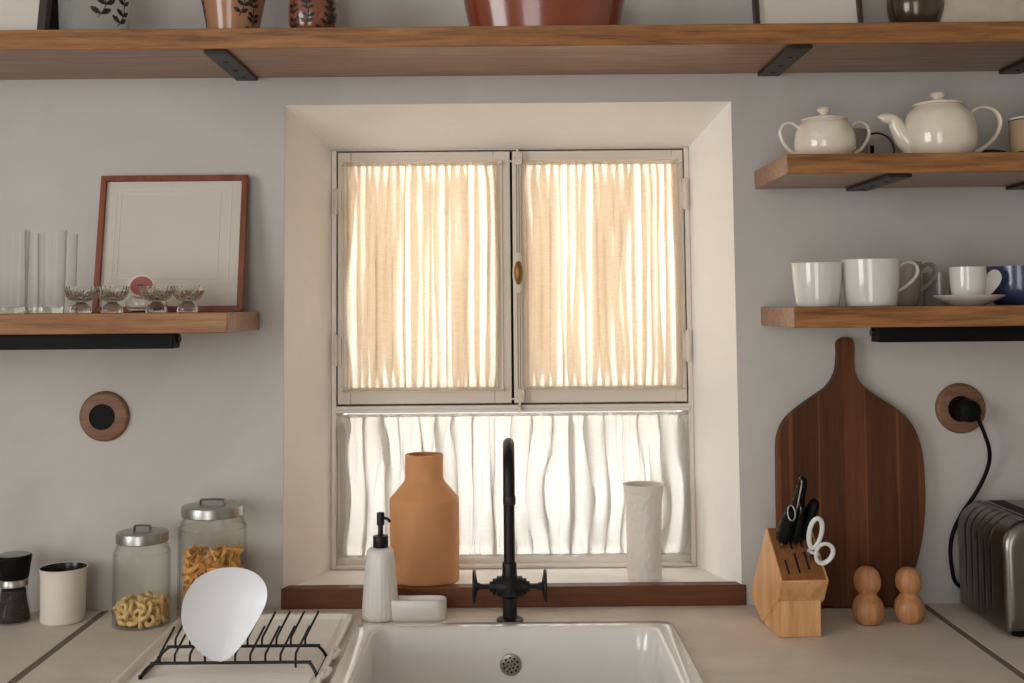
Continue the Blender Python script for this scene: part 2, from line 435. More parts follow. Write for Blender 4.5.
# wooden board under the window opening
b = MB(); b.box(OX0 - .002, OX1 + .006, -0.004, 0.022, ZC, OZ0 - .0022)
struct(b.build('trim_2', M['trimwood'], bevel=.0015))
b = MB(); b.box(RX0 - .1, RX1 + .1, RY0 - .1, .34, -.1, 0); struct(b.build('floor', M['floor'], smooth=False))
b = MB(); b.box(RX0 - .1, RX1 + .1, RY0 - .1, .34, RZ, RZ + .1); struct(b.build('ceiling', M['white_paint'], smooth=False))
b = MB()
b.box(RX0 - .1, RX0, RY0, 0, 0, .9); b.box(RX0 - .1, RX0, RY0, 0, 2.2, RZ)
b.box(RX0 - .1, RX0, RY0, -2.95, .9, 2.2); b.box(RX0 - .1, RX0, -1.45, 0, .9, 2.2)
struct(b.build('wall_left', M['white_paint'], smooth=False))
b = MB(); b.box(RX1, RX1 + .1, RY0, 0, 0, RZ); struct(b.build('wall_right', M['white_paint'], smooth=False))
b = MB()
b.box(RX0 - .1, -1.3, RY0 - .1, RY0, 0, RZ); b.box(-.2, RX1 + .1, RY0 - .1, RY0, 0, RZ); b.box(-1.3, -.2, RY0 - .1, RY0, 2.2, RZ)
struct(b.build('wall_front', M['white_paint'], smooth=False))
b = MB(); b.box(-3.2, 3.2, .345, 2.2, -.1, 0); struct(b.build('floor_light_bounce', M['bounce_ground'], smooth=False))  # unseen ground added outside to throw light up under the top shelf

# ------------------------------------------------------------------ window
win = thing('window_1', (0.012, YW, IZ0), '', ''); del win['label']; del win['category']; struct(win)
CX0, CX1 = 0.0108, 0.0150          # dark gap between the two sashes
ZS0, ZS1 = 1.2255, 1.6775
ZT = IZ1
b = MB()
b.box(IX0, IX0 + .0085, YW - .004, .235, IZ0, ZT); b.box(IX1 - .0085, IX1, YW - .004, .235, IZ0, ZT)
b.box(IX0, IX1, YW - .004, .235, ZS1 + .0025, ZT)
b.box(IX0 + .0085, IX1 - .0085, YW - .006, .235, 1.2105, ZS0 - .003)
b.box(IX0 + .0085, IX1 - .0085, YW - .010, YW, 1.2105, 1.2165)
b.build('window_frame', M['window_white'], win, bevel=.001)
b = MB()
b.box(IX0 + .0085, IX1 - .0085, .185, .190, ZS0 - .003, ZS1 + .0025)
b.box(IX0 + .0085, IX1 - .0085, .150, .1860, ZS0 - .003, ZS0 - .0012)
# the dark strips for gap shade are only a rim, the panes stay open
b = MB()
for (x0, x1, z0, z1) in ((IX0 + .0085, IX0 + .02, ZS0 - .003, ZS1 + .0025), (IX1 - .02, IX1 - .0085, ZS0 - .003, ZS1 + .0025), (CX0 - .01, CX1 + .01, ZS0 - .003, ZS1 + .0025),
                         (IX0 + .0085, IX1 - .0085, ZS0 - .003, ZS0 + .006), (IX0 + .0085, IX1 - .0085, ZS1 - .006, ZS1 + .0025)):
    b.box(x0, x1, .178, .184, z0, z1)
b.build('gap_shade_rim', M['gap_shade_screw'], win)  # dark strips stand in for the shade in the sash gaps

def sash(x0, x1, gx0, gx1, gz0, gz1):
    b = MB()
    y0, y1 = .148, .176
    b.box(x0, gx0, y0, y1, ZS0, ZS1); b.box(gx1, x1, y0, y1, ZS0, ZS1)
    b.box(gx0, gx1, y0, y1, ZS0, gz0); b.box(gx0, gx1, y0, y1, gz1, ZS1)
    s = b.build('sash', M['window_paint'], win, bevel=.0012)
    b = MB()      # raised inner moulding around the glass
    t = .0030
    mx0, mx1, mz0, mz1 = gx0 - .0130, gx1 + .0130, gz0 - .0085, gz1 + .0095
    for (a, c, d, e) in ((mx0 - t, mx0, mz0 - t, mz1 + t), (mx1, mx1 + t, mz0 - t, mz1 + t), (mx0, mx1, mz0 - t, mz0), (mx0, mx1, mz1, mz1 + t)):
        b.box(a, c, y0 - .0022, y0 + .003, d, e)
    b.build('glazing_moulding', M['window_paint'], s, bevel=.0008)
    b = MB(); b.box(gx0, gx1, .164, .167, gz0, gz1); b.build('glass_pane', M['pane'], s, smooth=False)
    return s
GZ0, GZ1 = 1.2570, 1.6500
sL = sash(IX0 + .0105, CX0, -0.2765, -0.0190, GZ0, GZ1)
sR = sash(CX1, IX1 - .0105, 0.0430, 0.3040, GZ0, GZ1)
# hinges
for (x, z0, z1, s) in ((IX0 + .0075, 1.565, 1.611, sL), (IX0 + .0075, 1.294, 1.349, sL), (IX1 - .0075, 1.568, 1.624, sR), (IX1 - .0075, 1.296, 1.352, sR)):
    b = MB()
    zm = (z0 + z1) / 2
    b.lathe([(0, z0), (.0042, z0), (.0046, z0 + .001), (.0046, zm - .0008), (.0038, zm - .0004), (.0038, zm + .0004), (.0046, zm + .0008), (.0046, z1 - .001), (.0042, z1), (.002, z1 + .002), (0, z1 + .0025)], (x, .143, 0), 16)
    d = 1 if x < 0 else -1
    xs = sorted((x, x + d * .010)); b.box(xs[0], xs[1], .1445, .1482, z0 + .004, z1 - .004)
    b.build('hinge', M['window_paint'], s)
# espagnolette bolt on the meeting stile
bx = 0.0245
b = MB()
b.box(bx - .0050, bx - .0022, .138, .149, ZS0 + .012, ZS1 - .012); b.box(bx - .0010, bx + .0018, .1365, .149, ZS0 + .012, ZS1 - .012); b.box(bx + .0030, bx + .0058, .138, .149, ZS0 + .012, ZS1 - .012)
bolt = b.build('bolt_rod', M['window_paint'], win, bevel=.0006)
def keeper(z, up):
    b = MB()
    poly = [(bx - .0085, z - up * .009), (bx - .0085, z + up * .006), (bx - .006, z + up * .010), (bx + .006, z + up * .010), (bx + .0085, z + up * .006), (bx + .0085, z - up * .009), (bx + .005, z - up * .0125), (bx - .005, z - up * .0125)]
    b.prism(poly, .1340, .1385, 'XZ')
    b.lathe([(0, 0), (.0014, 0), (.001, .0008), (0, .001)], (bx - .005, .1340, z), 10, 'Y', mi=1); b.lathe([(0, 0), (.0014, 0), (.001, .0008), (0, .001)], (bx + .005, .1340, z), 10, 'Y', mi=1)
    b.box(bx - .002, bx + .002, .136, .144, *sorted((z + up * .008, z + up * .018)))
    b.build('bolt_keeper', [M['window_paint'], M['bronze']], bolt, bevel=.0006)
keeper(1.6640, 1); keeper(1.2385, -1)
b = MB(); b.lathe([(0, 0), (.009, 0), (.010, .001), (.010, .003), (0, .003)], (bx, .1335, 1.4570), 28, 'Y', mat=Matrix.Diagonal((1.05, 1, 3.7)))
hp = b.build('handle_plate', M['window_paint'], bolt)
b = MB(); b.lathe([(0, -.014), (.0035, -.013), (.006, -.010), (.0068, -.006), (.0068, -.002), (.005, 0), (.004, .003), (0, .004)], (bx, .1335, 1.4570), 24, 'Y', mat=Matrix.Diagonal((1.15, 1, 3.1)))
b.build('oval_knob', M['bronze'], hp)
b = MB(); b.box(bx - .010, bx + .010, .128, .1405, 1.2120, 1.2150); b.box(bx - .0025, bx + .0025, .132, .1445, 1.2100, 1.2200); b.build('bolt_catch', M['window_white'], win, bevel=.0006)
for z in (1.6590, 1.2330):
    b = MB(); b.box(CX0 - .001, CX1 + .001, .146, .149, z - .0015, z + .0015); b.build('latch_tongue', M['window_white'], win)
# fixed light below
LZ0, LZ1 = .9550, 1.2090
b = MB()
b.box(IX0 + .0085, IX0 + .020, .158, .19, IZ0 + .002, 1.2105); b.box(IX1 - .020, IX1 - .0085, .158, .19, IZ0 + .002, 1.2105)
b.box(IX0 + .020, IX1 - .020, .158, .19, IZ0 + .002, LZ0); b.box(IX0 + .0085, IX1 - .0085, .143, .16, IZ0 + .0005, IZ0 + .0062)
ls = b.build('lower_sash', M['window_white'], win, bevel=.001)
b = MB(); b.box(IX0 + .02, IX1 - .02, .174, .177, LZ0, 1.2105); b.build('glass_pane', M['pane'], ls, smooth=False)

# ------------------------------------------------------------------ curtains
def curtain(name, label, x0, x1, z0, z1, y, mat, seed, folds, over, wr, amp, fine_k=1.3):
    NU, NV = 1300, 30
    W = x1 - x0; H = z1 - z0
    vs = []; fs = []
    om = 2 * PI * folds
    for j in range(NV + 1):
        t = j / NV
        edge = min(t, 1 - t)
        g = min(1, edge / .10); g = g * g * (3 - 2 * g)                # 0 at the gathered hems, 1 in the field
        for i in range(NU + 1):
            u = i / NU
            ph = 3.6 * noise.noise(Vector((u * folds * .36, t * 1.3, seed))) + .6 * noise.noise(Vector((u * folds * .9, t * 2.6, seed + 5)))
            k = over * (1 + wr * 2.6 * noise.noise(Vector((u * folds * .75, t * .8, seed + 9)))) * (.62 + .38 * g)
            th = om * u + ph * (.6 + .4 * g)
            win_ = min(1, min(u, 1 - u) / .02)
            th2 = 2.63 * om * u + 2.5 * noise.noise(Vector((u * folds * .8, t * .7, seed + 21)))
            k2 = fine_k * (1 + 1.2 * noise.noise(Vector((u * folds * .6, t, seed + 30))))
            xx = x0 + W * (u + (k / om * math.sin(th) + k2 / (2.63 * om) * math.sin(th2)) * win_)
            dy = amp * (.35 + .65 * g) * (.6 * math.cos(th) + .45 * math.cos(th * .5 + 1.7 * ph) + .3 * math.cos(th * 2 + 1) + .28 * math.cos(th2))
            fine = (1 - g) * .0006 * math.sin(u * folds * 26 + 3 * math.sin(u * 40))
            pin = 1 - 0.006 * math.sin(PI * t) * (1 if u < .5 else -1) * (abs(u - .5) * 2) ** 3 / .5
            xx = x0 + W / 2 + (xx - x0 - W / 2) * pin
            zz = z0 + H * t
            if j == 0: zz += .0012 * math.sin(u * folds * 22 + seed)
            if j == NV: zz += .0010 * math.sin(u * folds * 25 + seed * 2)
            vs.append((xx, y - dy - fine, zz))
    for j in range(NV):
        for i in range(NU):
            a = j * (NU + 1) + i; fs.append((a, a + 1, a + NU + 2, a + NU + 1))
    t = thing(name, ((x0 + x1) / 2, y, z0), label, 'curtain', 'curtains on the window')
    m = MB(); m.add(vs, fs); m.build('fabric', mat, t)
    for zz, hh in ((z0, .0055), (z1, .0060)):       # gathered hem sleeves around the rods
        m = MB()
        sl = []
        N2 = 260
        for k in range(5):
            for i in range(N2 + 1):
                u = i / N2
                r = .0028 + .0008 * math.sin(u * folds * 30 + k + 5 * math.sin(u * 33)) * math.sin(k / 4 * PI)
                a = PI * k / 4
                sl.append((x0 + W * u, y - .0015 - r * math.sin(a), zz + (hh / 2) * math.cos(a) + .0004 * math.sin(u * folds * 37)))
        b0 = [(k * (N2 + 1) + i, k * (N2 + 1) + i + 1, (k + 1) * (N2 + 1) + i + 1, (k + 1) * (N2 + 1) + i) for k in range(4) for i in range(N2)]
        m.add(sl, b0); m.build('gathered_hem', mat, t)
    for zz in (z0 - .0002, z1 + .0006):
        m = MB(); m.tube([(x0 - .006, y + .0006, zz), (x1 + .006, y + .0006, zz)], .0011, 8); rod = m.build('curtain_rod', M['window_white'], t)
        for xe, d in ((x0 - .005, -1), (x1 + .005, 1)):
            m = MB(); m.box(min(xe, xe + d * .0045), max(xe, xe + d * .0045), y - .004, y + .001, zz - .0045, zz + .0045)
            m.lathe([(0, -.001), (.0011, -.0006), (.0011, 0)], (xe + d * .002, y - .004, zz - .002), 8, 'Y', mi=1)
            m.build('rod_hook', [M['window_white'], M['gap_shade_screw']], rod, bevel=.0008)
    return t
curtain('curtain', 'cream gathered cotton curtain on the left upper window sash, hinges at its left', -.2835, -.0130, 1.2520, 1.6545, .1425, M['curtain'], 11, 19, 3.7, .36, .0032, 1.8)
curtain('curtain', 'cream gathered cotton curtain on the right upper sash, beside the oval bronze knob', .0370, .3110, 1.2520, 1.6545, .1425, M['curtain'], 23, 19, 3.7, .36, .0032, 1.8)
curtain('curtain', 'wide short white curtain across the lower window behind the faucet and vases', -.3010, .3240, .9580, 1.2050, .1520, M['curtain_low'], 37, 19, 1.75, .60, .0060, 1.3)

# ------------------------------------------------------------------ shelves
YF = -0.22
def shelf(x0, x1, z0, z1, label, ends=(), group=None, y0=YF):
    t = thing('wall_shelf', ((x0 + x1) / 2, 0, z0), label, 'shelf', group)
    e = .0006
    b = MB(); b.box(x0, x1, y0, -.0005, z0, z1); b.build('shelf_board', M['oak'], t, bevel=.0015)
    return t
def end_cap(t, x0, x1, z0, z1):
    b = MB(); b.prism([(x0, YF), (x1, YF), (x1, -.0005), (x0, -.0005)], z0, z1, 'XY'); b.build('end_grain', M['oak_end'], t, bevel=.001)
def bracket(x, z, label, w_=.036, y0=-.212, th=.005, parent=None):
    """flat steel arm under a shelf with an upright plate behind the wall line"""
    t = thing('shelf_bracket', (x, 0, z), label, 'bracket', 'flat steel shelf brackets')
    b = MB(); b.box(x - w_ / 2, x + w_ / 2, y0, -.0005, z - th - .0002, z - .0002); a = b.build('arm', M['black_steel'], t, bevel=.001)
    for k in (.3, .6, .85):
        yy = y0 * (1 - k)
        b = MB(); b.lathe([(0, -.0002), (.0034, -.0002), (.0040, .0004), (.0040, .0012), (0, .0012)], (x, yy, z - th - .0012), 14)
        b.build('screw', M['black'], a)
    return t
T0, T1 = 1.7856, 1.8168
tz = shelf(-1.35, 1.35, T0, T1, 'long oak shelf running right across above the window')
bracket(-.4310, T0, 'flat black bracket under the long top shelf, left above the window')
bracket(.4470, T0, 'flat black bracket under the long top shelf, right above the window')
bracket(.853, T0, 'flat black bracket under the long top shelf at the far right edge')
U_0, U_1 = 1.5900, 1.6200
shelf(.4195, 1.20, U_0, U_1, 'short oak shelf at right holding the teapot')
bracket(.590, U_0, 'flat black bracket under the teapot shelf, below the sugar bowl side')
bracket(.857, U_0, 'flat black bracket under the teapot shelf at the right picture edge')
L0, L1 = 1.3625, 1.3930
shelf(.4245, 1.20, L0, L1, 'short oak shelf at right holding white mugs')
shelf(-1.20, -.4080, L0, L1, 'short oak shelf at left holding glasses and a picture frame')
def black_bar(x0, x1, label):
    t = thing('under_shelf_bar', ((x0 + x1) / 2, -.18, L0 - .0205), label, 'bar', 'black bars under the lower shelves')
    b = MB(); b.box(x0, x1, -.2, -.163, L0 - .0228, L0 - .0005); b.build('bar_body', M['black_plastic'], t, bevel=.001)
    xe = x1 if x1 < 0 else x0; d = 1 if x1 < 0 else -1
    b = MB(); b.lathe([(0, 0), (.006, 0), (.006, .004), (0, .004)], (xe + (0 if d > 0 else -.004), -.175, L0 - .0085), 16, 'X'); b.build('end_cap', M['black_steel'], t)
black_bar(-1.05, -.4935, 'long black bar fixed beneath the left oak shelf')
black_bar(.5548, 1.05, 'long black bar fixed beneath the mug shelf at right')

# ------------------------------------------------------------------ worktop, joints, cabinet
SX0, SX1, SY0, SY1 = -.2320, .2515, -.560, -.118     # outer rim of the sink
b = MB(); zb = ZC - .04
jl, jr, jw = -.6560, .6760, .0125
hx0, hx1, hy0, hy1 = SX0 + .014, SX1 - .014, SY0 + .014, SY1 - .014
b.box(RX0 + .001, jl - jw / 2, -.64, -.0005, zb, ZC); b.box(jr + jw / 2, RX1 - .001, -.64, -.0005, zb, ZC)
b.box(jl + jw / 2, hx0, -.64, -.0005, zb, ZC); b.box(hx1, jr - jw / 2, -.64, -.0005, zb, ZC)
b.box(hx0, hx1, hy1, -.0005, zb, ZC); b.box(hx0, hx1, -.64, hy0, zb, ZC)
wt = tag(b.build('worktop', M['counter'], loc=(0, -.32, zb), smooth=False), 'continuous taupe worktop along the wall under the window', 'worktop')
for x in (jl, jr):
    b = MB(); b.box(x - jw / 2, x + jw / 2, -.64, -.0005, zb, ZC - .0008); b.build('joint_strip', M['joint'], wt, smooth=False)
b = MB()
b.box(RX0 + .001, -.30, -.60, -.001, .10, zb - .0005); b.box(.32, RX1 - .001, -.60, -.001, .10, zb - .0005); b.box(-.30, .32, -.60, -.585, .10, zb - .0005)
b.box(-.30, .32, -.60, -.001, .10, .12); b.box(RX0 + .001, RX1 - .001, -.55, -.001, 0, .10)
bc = tag(b.build('base_cabinet', M['window_paint'], loc=(0, -.3, 0), smooth=False), 'beige base cabinets carrying the taupe worktop', 'cabinet')

# ------------------------------------------------------------------ sink
cx, cy = (SX0 + SX1) / 2, (SY0 + SY1) / 2; hx, hy = (SX1 - SX0) / 2, (SY1 - SY0) / 2
zt = ZC + .0085
rb = .030
loops = [rrect(cx, cy, hx, hy, .018, ZC + .0004), rrect(cx, cy, hx, hy, .018, zt - .003), rrect(cx, cy, hx - .001, hy - .001, .018, zt - .001), rrect(cx, cy, hx - .003, hy - .003, .017, zt),
         rrect(cx, cy, hx - rb + .006, hy - rb + .006, .026, zt), rrect(cx, cy, hx - rb + .002, hy - rb + .002, .028, zt - .001), rrect(cx, cy, hx - rb, hy - rb, .028, zt - .004),
         rrect(cx, cy, hx - rb - .002, hy - rb - .002, .030, zt - .05), rrect(cx, cy, hx - rb - .006, hy - rb - .006, .034, zt - .15), rrect(cx, cy, hx - rb - .012, hy - rb - .012, .034, zt - .175),
         rrect(cx, cy, hx - rb - .03, hy - rb - .03, .03, zt - .190), rrect(cx, cy, .05, .05, .045, zt - .195)]
b = MB(); b.loft(loops, cap1=True)
# outside of the bowl below the worktop
low = [rrect(cx, cy, hx - .016, hy - .016, .018, ZC + .0006), rrect(cx, cy, hx - .016, hy - .016, .018, zt - .20), rrect(cx, cy, .05, .05, .045, zt - .206)]
b.loft(low, cap1=True)
sink = tag(b.build('sink', M['sinkc'], loc=(cx, cy, ZC), angle=50), 'white ceramic drop-in sink in front of the window', 'sink')
yb = SY1 - rb - .0035
b = MB(); b.lathe([(0, -.0022), (.0145, -.0022), (.0158, -.0016), (.0165, 0)], (.0040, yb + .0008, .8620), 28, 'Y')
dr = b.build('overflow_grille', M['steel'], sink)
b = MB()
for (rr, n) in ((0, 1), (.0055, 6), (.0108, 10)):
    for k in range(n):
        a = 2 * PI * k / n + rr * 40
        b.lathe([(0, -.0004), (.0016 if rr else .0012, -.0003), (.0016 if rr else .0012, 0)], (.0040 + rr * math.cos(a), yb - .0013, .8620 + rr * math.sin(a)), 8, 'Y')
b.build('drain_holes', M['cupblack'], dr)
b = MB(); b.lathe([(0, .003), (.03, .003), (.035, .001), (.036, 0)], (cx, cy, zt - .195), 28); b.build('drain', M['steel'], sink)

# ------------------------------------------------------------------ draining tray
TX0, TX1, TY0, TY1 = -.5130, -.2420, -.58, -.066
tcx, tcy = (TX0 + TX1) / 2, (TY0 + TY1) / 2; thx, thy = (TX1 - TX0) / 2, (TY1 - TY0) / 2
zr = ZC + .0105
b = MB()
lp = [rrect(tcx, tcy, thx - .004, thy - .004, .012, ZC + .0004), rrect(tcx, tcy, thx, thy, .014, ZC + .004), rrect(tcx, tcy, thx, thy, .014, zr - .001), rrect(tcx, tcy, thx - .001, thy - .001, .014, zr),
      rrect(tcx, tcy, thx - .007, thy - .007, .012, zr), rrect(tcx, tcy, thx - .009, thy - .009, .012, zr - .0015), rrect(tcx, tcy, thx - .012, thy - .012, .010, ZC + .0035)]
b.loft(lp, cap0=True, cap1=True)
tray = tag(b.build('draining_tray', M['tray'], loc=(tcx, tcy, ZC), angle=50), 'white rimmed draining tray under the dish rack, left of the sink', 'tray')
b = MB(); n = 52
for i in range(n):
    y = TY1 - .016 - i * .0062
    b.tube([(TX0 + .016, y, ZC + .0035), (TX1 - .018, y, ZC + .0035)], .0017, 6, flat=(.9, 1))
b.build('ribbed_base', M['tray'], tray)
b = MB()          # pouring lip at the sink side
b.tube([(TX1 - .004, -.250, zr - .001), (TX1 + .001, -.262, zr + .001), (TX1 + .0055, -.268, zr + .001), (TX1 + .004, -.292, zr + .0005), (TX1 - .004, -.302, zr - .001)], [.003, .0032, .0036, .0032, .003], 8)
b.build('side_lip', M['tray'], tray)
b = MB(); b.tube([(TX1 - .004, -.335, zr - .001), (TX1 + .001, -.345, zr + .001), (TX1 + .0055, -.352, zr + .001), (TX1 + .004, -.376, zr + .0005), (TX1 - .004, -.386, zr - .001)], [.003, .0032, .0036, .0032, .003], 8)
b.build('side_lip', M['tray'], tray)

# ------------------------------------------------------------------ dish rack
zrack = .9310
rack = thing('dish_rack', (-.367, -.32, ZC + .0053), 'low black wire dish rack standing on the white tray', 'dish rack')
zf = ZC + .0071
def rail(y, dy):
    return spline([(-.4840, y + dy, zf), (-.4790, y + dy * .6, zf + .008), (-.4705, y, zrack - .001), (-.4640, y, zrack), (-.37, y, zrack), (-.2700, y, zrack), (-.2630, y, zrack - .001), (-.2560, y + dy * .6, zf + .008), (-.2515, y + dy, zf)], 5)
for y, dy in ((-.356, -.008), (-.283, .0)):
    b = MB(); b.tube(rail(y, dy), .0022, 8); rl = b.build('rail', M['black'], rack)
for x in (-.4838, -.2517):
    b = MB(); b.tube([(x, -.364, zf), (x, -.283, zf)], .0021, 8); b.build('side_wire', M['black'], rack)
for row, y in enumerate((-.356, -.283)):
    for k in range(10):
        x = -.4610 + k * .0200
        b = MB()
        b.tube(spline([(x, y, zrack - (.007 if k == 9 and row == 0 else 0)), (x, y, zrack + .010), (x + .003, y + .001, zrack + .017), (x + .018, y + .004, zrack + .046)], 4), .00155, 7)
        b.build('prong', M['black'], rack)
for (x, y) in ((-.4840, -.364), (-.2515, -.364), (-.4840, -.283), (-.2515, -.283)):
    b = MB(); b.lathe([(0, -.0018), (.0026, -.0018), (.0028, 0), (.0026, .003), (0, .003)], (x, y, zf), 10); b.build('foot', M['black_plastic'], rack)

# plate: a teardrop-shaped shallow dish leaning in the rack
out2 = spline([(-.004, -.064), (.010, -.057), (.028, -.036), (.046, -.006), (.0555, .018), (.053, .040), (.038, .057), (.014, .0655), (-.014, .0640), (-.038, .052), (-.053, .028), (-.0565, .000), (-.050, -.024), (-.034, -.046), (-.018, -.060), (-.004, -.064)], 6)[:-1]
b = MB(); loops = []
NP = len(out2); cen = Vector((.012, .016))
fr, bk = [], []
for k, s in enumerate((1, .97, .9, .75, .55, .3, .08)):
    d = -.016 * (1 - s ** 2.2)
    fr.append([(cen.x + (p.x - cen.x) * s, -d - .0022, cen.y + (p.y - cen.y) * s) for p in out2])
    bk.append([(cen.x + (p.x - cen.x) * s, -d + .0022 * (1 if k else .3), cen.y + (p.y - cen.y) * s) for p in out2])
b.loft(bk[::-1] + fr, cap0=True, cap1=True)
xf = Matrix.Rotation(R(14), 4, 'Z') @ Matrix.Rotation(R(-9), 4, 'X') @ Matrix.Diagonal((.97, .9, .90, 1))
pl = b.build('plate', M['platec'], loc=(0, 0, 0), xf=xf, angle=60)
pl.location = (-.3705, -.376, .9985)
tag(pl, 'plain white teardrop-shaped plate propped upright in the dish rack', 'plate')

# ------------------------------------------------------------------ faucet
FX, FY = .0035, -.082
f = thing('faucet', (FX, FY, ZC), 'matt black two-handle faucet with a tall arched spout behind the sink', 'faucet')
b = MB(); b.lathe([(0, 0), (.0205, 0), (.0212, .0015), (.0205, .0035), (.015, .0045), (.0112, .006), (.0112, .034), (0, .034)], (FX, FY, ZC), 32); b.build('base_column', M['black'], f)
b = MB(); b.lathe([(0, -.0315), (.0075, -.0315), (.0082, -.0295), (.0082, -.0265), (.0125, -.0265), (.0125, -.0205), (.0150, -.0200), (.0160, -.0185), (.0160, .0185), (.0150, .0200), (.0125, .0205), (.0125, .0265), (.0082, .0265), (.0082, .0295), (.0075, .0315), (0, .0315)], (FX, FY, ZC + .0525), 28, 'X')
b.lathe([(0, .034), (.0125, .034), (.0125, .036), (.0170, .040), (.0170, .064), (.0125, .069), (.0115, .072), (0, .072)], (FX, FY, ZC), 28)
b.build('valve_body', M['black'], f)
zt_ = 1.1885; ra = .058
pts = [(FX, FY, ZC + .070), (FX, FY, 1.12)] + arc((FX, FY - ra, zt_ - ra), ra, 0, 180, 18, 'YZ') + [(FX, FY - 2 * ra, 1.1105)]
b = MB(); b.tube(pts, [.0088] * len(pts), 20)
b.lathe([(0, .066), (.0114, .066), (.0114, .088), (.0105, .090), (.0090, .0905)], (FX, FY, ZC), 28)
sp = b.build('spout', M['black'], f)
b = MB(); b.lathe([(0, 0), (.0086, 0), (.0094, .001), (.0094, .012), (.0089, .013)], (FX + .0004, FY - 2 * ra, 1.1065), 24); b.build('aerator', M['black_steel'], sp)
for s in (-1, 1):
    b = MB(); x = lambda d: FX + s * d
    b.tube([(x(.030), FY, ZC + .0525), (x(.052), FY, ZC + .0525)], .0038, 12)
    b.lathe([(0, -.007), (.0055, -.007), (.0065, -.003), (.0065, .003), (.0045, .006), (0, .007)], (x(.051), FY, ZC + .0525), 16, 'X')
    N = 36
    ring = [(x(.0555), FY + .0235 * math.cos(2 * PI * k / N), ZC + .0525 + .0235 * math.sin(2 * PI * k / N)) for k in range(N)]
    b.tube(ring, .0026, 8, loop=True, up=(1, 0, 0))
    h = b.build('cross_handle', M['black'], f)
    for k in range(5):
        a = 2 * PI * k / 5 + .3
        b = MB(); b.tube([(x(.052), FY, ZC + .0525), (x(.0555), FY + .0235 * math.cos(a), ZC + .0525 + .0235 * math.sin(a))], [.0030, .0022], 8); b.build('spoke', M['black'], h)

# ------------------------------------------------------------------ soap dispenser
SDX, SDY = -.2010, -.062
sd = thing('soap_dispenser', (SDX, SDY, ZC), 'white ribbed ceramic soap dispenser with black pump and side tray', 'soap dispenser')
fl = lambda a, h: .009 * math.cos(26 * a) * (1 if h < .090 else 0)
b = MB()
b.lathe([(0, 0), (.0265, 0), (.0290, .0015), (.0296, .005), (.0290, .012), (.0268, .045), (.0238, .080), (.0222, .098), (.0212, .106), (.0185, .1095), (.012, .111), (0, .111)], (SDX, SDY, ZC), 132, flute=fl)
tcx2, tcy2 = SDX + .0575, SDY - .004
b2 = [rrect(tcx2, tcy2, .0460, .0170, .0165, ZC + .0003, 8), rrect(tcx2, tcy2, .0472, .0182, .0175, ZC + .004, 8), rrect(tcx2, tcy2, .0472, .0182, .0175, ZC + .0300, 8), rrect(tcx2, tcy2, .0462, .0172, .0165, ZC + .0320, 8),
      rrect(tcx2, tcy2, .0432, .0142, .0135, ZC + .0320, 8), rrect(tcx2, tcy2, .0422, .0132, .0125, ZC + .0300, 8), rrect(tcx2, tcy2, .0410, .0120, .0115, ZC + .006, 8)]
b.loft(b2, cap0=True, cap1=True)
b.build('ceramic_body', M['soap'], sd, angle=60)
b = MB(); b.lathe([(0, 0), (.0118, 0), (.0122, .001), (.0122, .017), (.0115, .0185), (.0055, .0185), (.0050, .0195), (.0042, .021), (.0042, .034), (.0062, .035), (.0062, .053), (.0055, .0545), (0, .0545)], (SDX + .0005, SDY, ZC + .1105), 24)
b.tube(spline([(SDX + .003, SDY - .003, ZC + .157), (SDX + .010, SDY - .008, ZC + .157), (SDX + .0150, SDY - .0115, ZC + .1545), (SDX + .0165, SDY - .0125, ZC + .1515)], 4), [.0024] * 12 + [.0018], 10)
b.build('pump', M['black'], sd)

# ------------------------------------------------------------------ vases on the sill
VZ = .9367
b = MB()
o_ = [(.0560, .0), (.0586, .002), (.0590, .006), (.0590, .118), (.0590, .1345), (.0582, .1375), (.0560, .1400), (.0480, .1490), (.0400, .1580), (.0350, .1645), (.0330, .1685), (.0322, .1730), (.0322, .1950), (.0326, .2085), (.0318, .2105)]
b.lathe(shell(o_, .0055), (0, 0, 0), 64)
v = b.build('terracotta_vase', M['terra'], loc=(0, 0, 0), angle=50); v.location = (-.1400, .066, VZ + .0005)
tag(v, 'tall matt terracotta bottle vase standing on the window sill', 'vase')
b = MB()
def fem(a, h):
    n = noise.noise(Vector((math.cos(a) * 4.2, math.sin(a) * 4.2, h * 110))) + .5 * noise.noise(Vector((math.cos(a) * 9, math.sin(a) * 9, h * 230)))
    return .045 * max(-.3, n) if .004 < h < .150 else 0
o_ = prof([(.0270, 0), (.0290, .003), (.0292, .05), (.0298, .09), (.0312, .125), (.0338, .150), (.0352, .157)], 14)
b.lathe(shell(o_, .0035), (0, 0, 0), 128, flute=fem)
v = b.build('porcelain_vase', M['biscuit'], loc=(0, 0, 0), angle=80); v.location = (.2325, .066, VZ + .0005)
tag(v, 'slim white vase with embossed surface on the window sill', 'vase')

